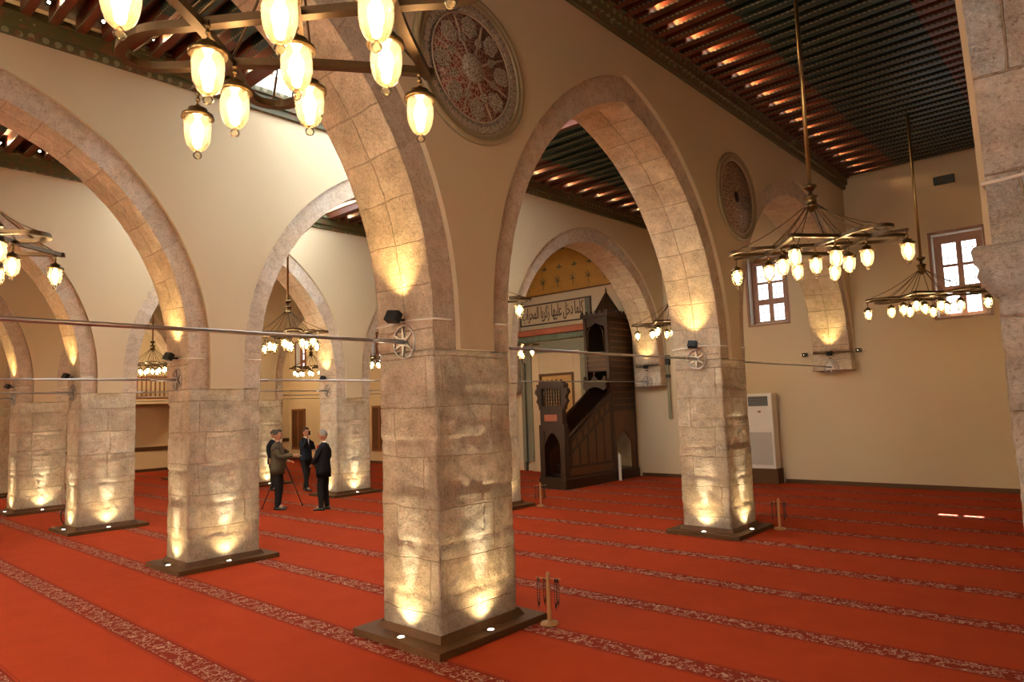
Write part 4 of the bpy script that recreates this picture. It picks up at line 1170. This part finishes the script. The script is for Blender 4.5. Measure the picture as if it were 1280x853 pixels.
# ------------------------------------------------------------------ air conditioner
root = empty('air_conditioner', (-7.14, YQ-.2, 0)); tag(root, 'tall white floor-standing air conditioner on a brown wooden base', 'air conditioner')
mb = MB(); mb.box(-.40, -.20, 0, .40, .165, .37); mb.build('wooden_base', M['plinth'], root, bevel=.01)
mb = MB(); mb.box(-.35, -.17, .372, .35, .16, 2.30); bd = mb.build('body', M['white'], root, bevel=.02)
mb = MB(); mb.box(-.31, -.176, .47, .29, -.168, 1.30); mb.build('intake_grille', simple('grey_mesh_panel', [.42,.40,.36], .6), bd)
mb = MB(); mb.box(-.27, -.176, 1.97, .24, -.166, 2.22); ve = mb.build('air_outlet', M['black'], bd)
mb = MB()
for i in range(6): mb.box(-.26, -.185, 1.985+i*.04, .23, -.170, 1.998+i*.04)
mb.build('louvre', simple('grey_louvre', [.25,.25,.25], .5), ve)
mb = MB(); mb.box(-.05, -.176, 1.76, .06, -.168, 1.87); cp = mb.build('control_panel', M['white'], bd, bevel=.004)
mb = MB(); mb.box(-.03, -.181, 1.80, .045, -.175, 1.855); mb.build('display', M['wood'], cp)

# wall cameras, speaker
for (x, z, lab, s) in ((-5.98, 3.22, 'small dark camera on the wall nearer the air conditioner, beside the lit corbel', -1), (-4.72, 3.24, 'small dark camera on the wall between the lit corbel and the cut-off pier', 1)):
    r_ = empty('wall_camera', (x, YQ-.02, z)); tag(r_, lab, 'camera')
    mb = MB(); mb.box(-.055,-.14,-.045,.055,-.02,.045); mb.build('body', M['black'], r_, bevel=.008)
    mb = MB(); mb.lathe([(.025,-.145),(.03,-.14),(.03,-.13)], (0,0,0), 12, axis='y'); mb.build('lens', M['clear'], r_)
    mb = MB(); mb.box(.02*s+(0 if s > 0 else -.10), -.03, -.02, .02*s+(.10 if s > 0 else 0), .019, .02); mb.build('wall_mount', M['white'], r_)
r_ = empty('wall_speaker', (-2.66, YQ-.02, 6.93)); tag(r_, 'small black box speaker high on the wall under the beams', 'speaker')
mb = MB(); mb.box(-.20,-.17,-.09,.20,-.02,.09, Matrix.Rotation(math.radians(6),4,'X')); b_ = mb.build('cabinet', M['black'], r_, bevel=.01)
mb = MB(); mb.lathe([(.05,-.175),(.06,-.168),(.06,-.15)], (-.07,0,0), 14, axis='y'); mb.build('driver', M['bronze'], b_)
mb = MB(); mb.box(-.05,-.03,-.03,.05,.019,.03); mb.build('wall_mount', M['black'], r_)

# low winter sun slips under an unseen board, added outside to trim it to a strip, and through the lower panes of the first window
mb = MB(); mb.box(-4.2, 18.42, 4.78, -.9, 18.60, 6.4); sun_board = struct(mb.build('added_sun_board', M['plaster']))
sun = bpy.data.lights.new('sun', 'SUN'); sun.energy = 230; sun.angle = math.radians(.5); sun.color = (1,.97,.92)
so = bpy.data.objects.new('sun', sun); COL.objects.link(so)
so.rotation_euler = Vector((.165/3.6, -1, -1.12)).to_track_quat('-Z', 'Y').to_euler(); so.location = (-3, 22, 9)

# brown shutters far away
for (x0_, x1_, lab) in ((-30.3,-29.15,'closed brown wooden shutter on the far wall behind the filming man'),(-23.95,-22.95,'closed brown wooden shutter on the far wall, a sliver showing past the lit pier')):
    r_ = empty('wooden_shutter', ((x0_+x1_)/2, YQ-.003, 1.45)); tag(r_, lab, 'shutter', None); w = (x1_-x0_)/2
    mb = MB()
    for a, b, c, d in ((-w,-w+.08,-.95,.95),(w-.08,w,-.95,.95),(-w,w,-.95,-.87),(-w,w,.87,.95),(-.04,.04,-.9,.9)): mb.box(a,-.06,c,b,0,d)
    mb.build('frame', M['wood'], r_)
    for a, b in ((-w+.08,-.04),(.04,w-.08)):
        mb = MB(); mb.box(a,-.045,-.87,b,-.005,.87); lf = mb.build('leaf_panel', M['mid_wood'], r_)
    mb = MB(); mb.lathe([(0,-.075),(.012,-.07),(.012,-.05)], (.06,0,0), 8, axis='y'); mb.build('wall_mount_handle', M['brass'], r_)

# ------------------------------------------------------------------ gallery at the far end
root = empty('gallery', (XL, 9.5, 2.9)); tag(root, 'wooden gallery with brown balusters on the distant end wall', 'balcony'); 
mb = MB(); mb.box(.003, -3.2, -.12, 1.3, 3.6, .06); mb.build('gallery_slab', M['plaster'], root)
mb = MB(); mb.box(1.22, -3.2, .92, 1.30, 3.6, 1.0); mb.box(1.22, -3.2, .07, 1.30, 3.6, .14); mb.build('handrail', M['wood'], root)
for i in range(40):
    mb = MB(); mb.box(1.24, -3.15+i*.172, .14, 1.28, -3.10+i*.172, .92); mb.build('baluster', M['wood'], root)
mb = MB(); mb.box(.0, -3.1, -.5, 1.1, -2.9, -.12); mb.box(0, 3.2, -.5, 1.1, 3.4, -.12); mb.build('wall_mount_bracket', M['plaster'], root)

# ------------------------------------------------------------------ prayer-bead stands
def bead_stand(x, y, rz, lab):
    root = empty('bead_stand', (x, y, 0), rz); tag(root, lab, 'bead stand', 'prayer-bead stands')
    wd = M['turned']
    mb = MB(); mb.lathe([(.0,.002),(.088,.002),(.092,.012),(.085,.028),(.03,.034),(.022,.05)], n=24); mb.build('base', wd, root)
    mb = MB(); mb.lathe([(.026,.03),(.022,.06),(.018,.09),(.024,.12),(.017,.16),(.019,.30),(.022,.40),(.018,.43),(.024,.46),(.02,.50),(.012,.515),(0,.518)], n=16); mb.build('post', wd, root)
    mb = MB(); mb.tube([(-.13,0,.452),(.13,0,.452)], .007, 8); mb.build('crossbar', wd, root)
    for j, (bx, c, ln) in enumerate(((-.105,'brown_beads',.27),(-.04,'amber_beads',.24),(.075,'black_beads',.28),(.10,'brown_beads',.25))):
        mb = MB(); n = 34
        for i in range(n):
            a = 2*PI*i/n; px, pz = .007*math.sin(a)+bx, .452-.004-ln/2+ln/2*math.cos(a)+.004
            py = .012*math.sin(a)
            mb.lathe([(0,-.0085),(.006,-.006),(.0085,0),(.006,.006),(0,.0085)], (px, py, pz), 6)
        s = mb.build('bead_string', M[c], root)
        mb = MB(); mb.tube([(bx,0,.452-ln),(bx,0,.452-ln-.03)], .004, 6); mb.build('tassel', M[c], s)
M['turned'] = wood_mat('turned_beech', [.34,.16,.06], [.44,.23,.09], 4, .35)
M['brown_beads'] = simple('brown_beads', [.05,.016,.01], .25); M['black_beads'] = simple('black_beads', [.014,.012,.012], .2); M['amber_beads'] = simple('red_beads', [.10,.02,.012], .25)
bead_stand(-4.53, 5.52, .35, 'wooden stand hung with prayer beads beside the largest plinth')
bead_stand(-4.50, 11.6, .35, 'small wooden stand with prayer beads by the plinth before the air conditioner')
bead_stand(-9.72, 11.70, .6, 'small wooden bead stand beside the half-hidden plinth opposite the pulpit')
bead_stand(-17.05, 11.2, .9, 'distant wooden bead stand between the talking men')

# black cable loop beside a plinth
mb = MB(); c0 = Vector((-16.42, 4.60, .062)); P = []
for i in range(26):
    a = i/25*2*PI*1.3; w_ = .13*math.sin(a)*(1+.1*math.sin(a*2)); P.append(c0+Vector((.03*math.sin(i*.7), w_, .20-.19*math.cos(a) if i > 1 else .012)))
mb.tube(smooth_path(P, 2), .011, 6); o = mb.build('cable_loop', M['black']); tag(o, 'loop of black cable standing on a wooden plinth beside a distant pier', 'cable')
o.location.z = .012

# ------------------------------------------------------------------ people
M['skin'] = simple('skin', [.40,.20,.12], .5, var=.08)
def skin_mesh(name, verts, edges, radii, mat, parent, root_i=0, sub=2):
    me = bpy.data.meshes.new(name); me.from_pydata([Vector(v) for v in verts], edges, []); me.update()
    o = bpy.data.objects.new(name, me); COL.objects.link(o)
    o.modifiers.new('skin', 'SKIN'); s = o.modifiers.new('sub', 'SUBSURF'); s.levels = sub; s.render_levels = sub
    for i, r in enumerate(radii):
        v = me.skin_vertices[0].data[i]; v.radius = (r, r) if not isinstance(r, tuple) else r; v.use_root = (i == root_i)
    me.materials.append(mat)
    for p in me.polygons: p.use_smooth = True
    dg = bpy.context.evaluated_depsgraph_get(); m2 = bpy.data.meshes.new_from_object(o.evaluated_get(dg))
    bpy.data.objects.remove(o)
    for p in m2.polygons: p.use_smooth = True
    m2.materials.clear(); m2.materials.append(mat)
    o = bpy.data.objects.new(name, m2); COL.objects.link(o); o.parent = parent
    return o
def person(loc, face, lab, jacket, trousers, arms, feet, H=1.0, look=0, hair='hair_dark', collar=None, belly=0, long_coat=.0, bald=0, glasses=False):
    """faces +Y before turning; arms = [(elbow, wrist, hand_dir) left(-x), right(+x)]; feet = [(x,y),(x,y)]"""
    root = empty('person', loc, face); root.scale = (H, H, H)
    tag(root, lab, 'person', 'men talking beside the piers')
    hips = [(-.09,0,.93), (.09,0,.93)]; sh = [(-.185,-.01,1.39), (.185,-.01,1.39)]
    V = [(0,0,.95),(0,.0,1.12),(0,-.01,1.27),(0,-.012,1.36),(0,-.004,1.49),(0,.012,1.58)]
    Ra = [(.11,.10),(.11,.10),(.11,.10),(.06,.055),.050,.055]
    E = [(i, i+1) for i in range(5)]
    def add(v, r, p):
        V.append(v); Ra.append(r); E.append((p, len(V)-1)); return len(V)-1
    for s in (0, 1):
        el, wr, hd = arms[s]
        a0 = add((sh[s][0]*.55, -.01, 1.34), .045, 3); a = add(tuple(Vector(sh[s]).lerp(Vector(el), .22)), .038, a0); b = add(el, .040, a); c = add(wr, .028, b)
        hd = Vector(hd).normalized(); w = Vector(wr); palm = w+hd*.05
        c2 = add(tuple(palm), (.030,.020), c)
        side = hd.cross(Vector((0,0,1)));
        if side.length < .2: side = Vector((1,0,0)) if s else Vector((-1,0,0))
        side.normalize(); nrm = side.cross(hd).normalized()
        kn = palm+hd*.035
        for q, ln in zip((-1.5,-.5,.5,1.5), (.062,.075,.07,.055)):
            k0 = add(tuple(kn+side*.011*q), .0085, c2); k1 = add(tuple(kn+side*.013*q+hd*ln*.55-nrm*.012), .008, k0); add(tuple(kn+side*.013*q+hd*ln*.9-nrm*.036), .0065, k1)
        t0 = add(tuple(w+hd*.03+side*.028), .0095, c2); add(tuple(w+hd*.065+side*.048-nrm*.01), .0085, t0)
        h = add(hips[s], .070, 0); f = feet[s]
        kx, ky = (hips[s][0]+f[0])/2, (f[1])/2+.03
        k = add((kx, ky, .50), .06, h); an = add((f[0], f[1], .09), .04, k); add((f[0], f[1]+.12, .035), .026, an)
    body = skin_mesh('body', V, E, Ra, M['skin'], root)
    # head as part of the body mesh
    bm = bmesh.new(); bm.from_mesh(body.data); before = len(bm.verts)
    hb = bmesh.ops.create_uvsphere(bm, u_segments=20, v_segments=16, radius=1)
    hv = hb['verts']; lr = Matrix.Rotation(look, 4, 'Z')
    for v in hv:
        c = v.co.copy(); x, y, z = c
        y2 = y*.098*(1.0 if y < 0 else .96); x2 = x*.076*(1-.18*max(0,-z)); z2 = z*.118
        if z < -.2 and y > 0: y2 *= 1.02
        if abs(x) < .22 and y > .8 and -.35 < z < .15: y2 += .020*(1-abs(z+.15)/.4)
        if y > .75 and .05 < z < .25 and .25 < abs(x) < .6: y2 -= .008
        v.co = lr @ Vector((x2, y2, z2)) + Vector((0,.012,1.655))
    for s in (-1, 1):
        e = bmesh.ops.create_uvsphere(bm, u_segments=8, v_segments=6, radius=1)
        for v in e['verts']: v.co = lr @ Vector((v.co.x*.010+s*.076, v.co.y*.018-.004, v.co.z*.030)) + Vector((0,.012,1.65))
    nose = bmesh.ops.create_cone(bm, segments=6, radius1=.018, radius2=.006, depth=.045, cap_ends=True)
    for v in nose['verts']: v.co = lr @ Vector((v.co.x, v.co.y*.8+.098+(-.010 if v.co.z > 0 else .006), v.co.z-.012)) + Vector((0,.012,1.655))
    bm.to_mesh(body.data); bm.free()
    for p in body.data.polygons: p.use_smooth = True
    mb = MB()
    for s in (-1, 1):
        mb.lathe([(0,-.009),(.009,-.004),(.011,0),(.009,.004),(0,.009)], (0,0,0), 8, m=Matrix.Translation((0,.012,1.655)) @ lr @ Matrix.Translation((s*.030,.087,.018)))
    mb.build('eye', M['ink'], root)
    mb = MB(); mb.box(-.022,.085,-.062,.022,.098,-.056, Matrix.Translation((0,.012,1.655)) @ lr); mb.build('mouth', simple('lips', [.28,.09,.07], .5), root)
    # hair
    mb = MB(); rows = []
    for i in range(7):
        th = (.02+i*.26) if not bald else (.95+i*.13)
        rows.append([Matrix.Translation((0,.010,1.660)) @ lr @ Vector((.082*math.sin(th)*math.cos(2*PI*j/20), .104*math.sin(th)*math.sin(2*PI*j/20)-(.004 if math.sin(2*PI*j/20) < .3 else .010), .124*math.cos(th)+(.0 if math.sin(2*PI*j/20) < .35 else .03*(i/6)*2.2))) for j in range(20)])
    V_ = mb.grid(rows, closed=True); mb.cap(V_[0], True) if not bald else None; mb.build('hair', M[hair], root)
    if glasses:
        mb = MB(); Tm = Matrix.Translation((0,.012,1.655)) @ lr
        for s in (-1, 1):
            mb.tube([Tm @ Vector((s*.032+.02*math.cos(2*PI*i/10), .102, .018+.015*math.sin(2*PI*i/10))) for i in range(11)], .002, 4)
            mb.tube([Tm @ Vector((s*.054,.10,.02)), Tm @ Vector((s*.078,.0,.02))], .002, 4)
        mb.build('glasses', M['black'], root)
    # jacket: lofted body with skinned sleeves in one mesh
    V = []; Ra = []; E = []
    for s in (0, 1):
        el, wr, hd = arms[s]; w = Vector(wr).lerp(Vector(el), .06); b0 = len(V)
        V += [(sh[s][0]*.62, -.01, 1.39), (sh[s][0]*.98, -.01, 1.405), tuple(Vector(sh[s]).lerp(Vector(el), .5)), el, tuple(Vector(el).lerp(w, .5)), tuple(w)]
        Ra += [.070, .076, .068, .060, .052, .045]; E += [(b0+q, b0+q+1) for q in range(5)]
    V0 = list(V)
    jk = skin_mesh('jacket', V[:6], E[:5], Ra[:6], M[jacket], root, 1)
    j2 = skin_mesh('jacket_tmp', V[6:], [(q, q+1) for q in range(5)], Ra[6:], M[jacket], root, 1)
    bm = bmesh.new(); bm.from_mesh(jk.data); bm.from_mesh(j2.data); bpy.data.objects.remove(j2)
    hem = .83-long_coat
    prof = [(hem+.01,.185,.135,0),(hem,.198,.150,0),(.90,.196,.150,0),(1.0,.186,.140,.004),(1.10,.180,.134,.006),(1.22,.186,.136,.0),(1.32,.196,.130,-.006),(1.39,.190,.112,-.012),(1.435,.150,.090,-.014),(1.470,.095,.070,-.012),(1.505,.064,.058,-.006)]
    rows = []
    for (z, rx, ry, yo) in prof:
        bel = belly*math.exp(-((z-1.06)/.16)**2)*2.6
        rows.append([bm.verts.new(((rx+bel*.35)*math.cos(2*PI*q/28), yo+(ry+(bel if math.sin(2*PI*q/28) > 0 else 0)*abs(math.sin(2*PI*q/28)))*math.sin(2*PI*q/28), z)) for q in range(28)])
    for a, b in zip(rows, rows[1:]):
        for q in range(28):
            f = bm.faces.new([a[q], a[(q+1) % 28], b[(q+1) % 28], b[q]]); f.smooth = True
    bm.to_mesh(jk.data); bm.free()
    for p in jk.data.polygons: p.use_smooth = True
    if collar:
        mb = MB(); mb.face([(-.035,.104,1.46),(0,.138,1.27),(.035,.104,1.46),(.02,.075,1.50),(-.02,.075,1.50)]); mb.lathe([(.070,1.455),(.066,1.50),(.060,1.525),(.054,1.52)], (0,-.002,0), 16); mb.build('shirt_collar', M[collar], root)
    V = [(0,0,.95)]; Ra = [(.115,.105)]; E = []
    for s in (0, 1):
        f = feet[s]; h = add((hips[s][0],0,.84), (.092,.10), 0)
        k = add(((hips[s][0]+f[0])/2, f[1]/2+.03, .50), .083, h); k2 = add(((hips[s][0]*.3+f[0]*.7), f[1]*.75+.01, .28), .068, k); add((f[0], f[1]-.005, .10), .060, k2); add((f[0], f[1]+.005, .045), .066, len(V)-1)
    skin_mesh('trousers', V, E, Ra, M[trousers], root, 0)
    for s in (0, 1):
        f = feet[s]; mb = MB(); rows = []
        for (y, w, h) in ((-.085,.022,.03),(-.075,.036,.07),(-.02,.044,.085),(.05,.045,.065),(.12,.050,.045),(.17,.040,.035),(.195,.014,.018)):
            rows.append([Vector((f[0]+w*math.cos(2*PI*j/12), f[1]+y, max(.001, h*.5+h*.62*math.sin(2*PI*j/12)))) for j in range(12)])
        V_ = mb.grid(rows, closed=True); mb.cap(V_[0], True); mb.cap(V_[-1]); mb.build('shoe', M['shoe'], root)
    return root
M['shoe'] = simple('black_shoe', [.012,.010,.010], .3)
M['suit'] = simple('black_suit', [.010,.011,.015], .8); M['navy'] = simple('navy_suit', [.012,.016,.026], .8); M['olive_jacket'] = simple('brown_grey_jacket', [.070,.055,.038], .8, var=.3, scale=20)
M['dark_trousers'] = simple('dark_trousers', [.014,.013,.014], .85); M['shirt'] = simple('white_shirt', [.7,.68,.64], .7)
M['hair_dark'] = simple('dark_hair', [.018,.012,.009], .6); M['hair_grey'] = simple('grey_hair', [.16,.15,.14], .7)
# directions: camera looks towards (-.67,.73); picture right is (.73,.68)
def az(dx, dy): return math.atan2(-dx, dy)        # heading that turns +Y to (dx,dy)
toR = az(.73,.68); toL = az(-.73,-.68)
relL = ((-.24,0,1.16), (-.23,.06,.93), (0,.1,-1)); relR = ((.24,0,1.16), (.23,.06,.93), (0,.1,-1))
person((-13.80, 8.93, 0), az(-.62,-.35), 'heavy-set grey-haired person in black suit and glasses, turned away beside the lit pier', 'suit', 'dark_trousers',
       [((-.26,.04,1.18), (-.16,.20,1.02), (.6,.6,-.2)), ((.25,-.02,1.16), (.20,.14,.98), (-.5,.7,-.2))], [(-.10,.02),(.10,-.02)], 1.01, .15, 'hair_grey', 'shirt', .03, .10, 0, True)
person((-14.92, 8.42, 0), az(.80,.58), 'cropped-haired person in brown-grey jacket reaching one arm out, tripod legs behind', 'olive_jacket', 'dark_trousers',
       [((-.25,-.04,1.17), (-.20,.16,1.05), (.2,1,.0)), ((.22,.16,1.17), (.12,.46,1.20), (-.1,1,.05))], [(-.10,-.02),(.10,.05)], 1.03, -.1, 'hair_dark', None, .02, .05, 0)
person((-17.75, 10.90, 0), az(.9,.15), 'person in dark suit holding a phone up with one hand and a red microphone', 'navy', 'dark_trousers',
       [((-.25,.06,1.15), (-.06,.28,1.13), (.5,.8,.1)), ((.24,.15,1.22), (.20,.30,1.50), (0,.15,1))], [(-.12,-.16),(.10,.16)], 1.0, -.1, 'hair_dark', 'shirt', 0, 0)
person((-18.69, 10.42, 0), az(.75,.3), 'person in dark suit mostly hidden behind the cameraman, leaning forward', 'suit', 'dark_trousers',
       [relL, relR], [(-.09,0),(.09,.04)], .98, .2, 'hair_dark', 'shirt', .02, .05)
# phone and microphone
def held(o_root, local): return o_root.matrix_basis @ Vector(local)
bpy.context.view_layer.update()
pr_ = [o for o in COL.objects if o.get('label', '').startswith('person in dark suit holding')][0]
p = pr_.matrix_world @ Vector((.20,.385,1.62))
r_ = empty('smartphone', p, pr_.rotation_euler.z); tag(r_, 'dark phone held up in front of the filming person\'s face', 'phone')
mb = MB(); mb.box(-.037,-.004,-.045,.037,.004,.075); mb.build('phone_body', M['black'], r_, bevel=.004)
p = pr_.matrix_world @ Vector((-.02,.50,1.13))
r_ = empty('microphone', p, pr_.rotation_euler.z); tag(r_, 'red-topped microphone held at waist height by the filming person', 'microphone')
mb = MB(); mb.lathe([(0,-.06),(.014,-.06),(.018,.05)], n=10); mb.build('grip', M['black'], r_)
mb = MB(); mb.lathe([(.018,.05),(.045,.07),(.052,.10),(.045,.13),(.02,.15),(0,.152)], n=14); mb.build('foam_cover', simple('red_foam', [.35,.012,.012], .9), r_)
# tripod with camera
r_ = empty('camera_tripod', (-15.33, 8.78, 0)); tag(r_, 'black camera tripod with spread legs beside the reaching person', 'tripod')
for (fx_, fy_) in ((-.62,.15),(.38,.30),(.05,-.55)):
    mb = MB(); mb.tube([(fx_*.05, fy_*.05, 1.12), (fx_*.5, fy_*.5, .58)], .016, 6); mb.tube([(fx_*.5, fy_*.5, .60), (fx_, fy_, .01)], .010, 6); lg = mb.build('leg', M['black'], r_)
    mb = MB(); mb.lathe([(0,.0),(.018,.0),(.018,.03),(.008,.04)], (fx_, fy_, 0), 8); mb.build('rubber_foot', M['black'], lg)
mb = MB(); mb.lathe([(.02,.9),(.02,1.1),(.045,1.12),(.045,1.16),(.02,1.17),(.02,1.2),(.035,1.21),(.035,1.23)], n=12); mb.build('column_head', M['black'], r_)
mb = MB(); mb.tube([(0,0,1.19),(-.2,-.12,1.10)], .008, 6); mb.build('pan_handle', M['black'], r_)
r_ = empty('video_camera', (-15.33, 8.78, 1.232), az(.8,.5)); tag(r_, 'small black video camera mounted on the tripod', 'camera')
mb = MB(); mb.box(-.045,-.12,.0,.045,.10,.11); b_ = mb.build('body', M['black'], r_, bevel=.008)
mb = MB(); mb.lathe([(.03,.10),(.036,.16),(.028,.165),(0,.15)], (0,0,.055), 14, axis='y'); mb.build('lens', M['bronze'], r_)
mb = MB(); mb.tube([(0,-.08,.11),(0,-.06,.15),(0,.06,.15),(0,.08,.11)], .008, 6); mb.build('carry_handle', M['black'], r_)

for (lx_, ly_, lz_, le_) in ((-28.0, 9.0, 4.6, 150), (-28.0, 15.0, 4.6, 150), (-18.3, 8.4, 3.7, 70)):  # unseen lamps added to brighten the far naves; last stands in for hidden chandelier
    point('added_far_nave_light', (lx_, ly_, lz_), le_, (1,.72,.40), .2)
# ------------------------------------------------------------------ light and render settings
W = bpy.data.worlds.new('world'); SC.world = W; W.use_nodes = True
W.node_tree.nodes['Background'].inputs[0].default_value = (.55,.62,.75,1); W.node_tree.nodes['Background'].inputs[1].default_value = .6
SC.view_settings.view_transform = 'Standard'; SC.view_settings.look = 'None'; SC.view_settings.gamma = 1; SC.view_settings.exposure = 0.9
try: SC.view_settings.use_curve_mapping = False
except Exception: pass
cy = SC.cycles
cy.use_denoising = True
try: cy.denoiser = 'OPENIMAGEDENOISE'
except Exception: pass
cy.max_bounces = 8; cy.diffuse_bounces = 4; cy.glossy_bounces = 3; cy.transmission_bounces = 4; cy.transparent_max_bounces = 12
cy.sample_clamp_indirect = 4; cy.sample_clamp_direct = 0; cy.caustics_reflective = False; cy.caustics_refractive = False
cy.use_light_tree = True

for n_ in ('suit','navy','olive_jacket','dark_trousers'): M[n_].node_tree.nodes['Principled BSDF'].inputs['Specular IOR Level'].default_value = .08
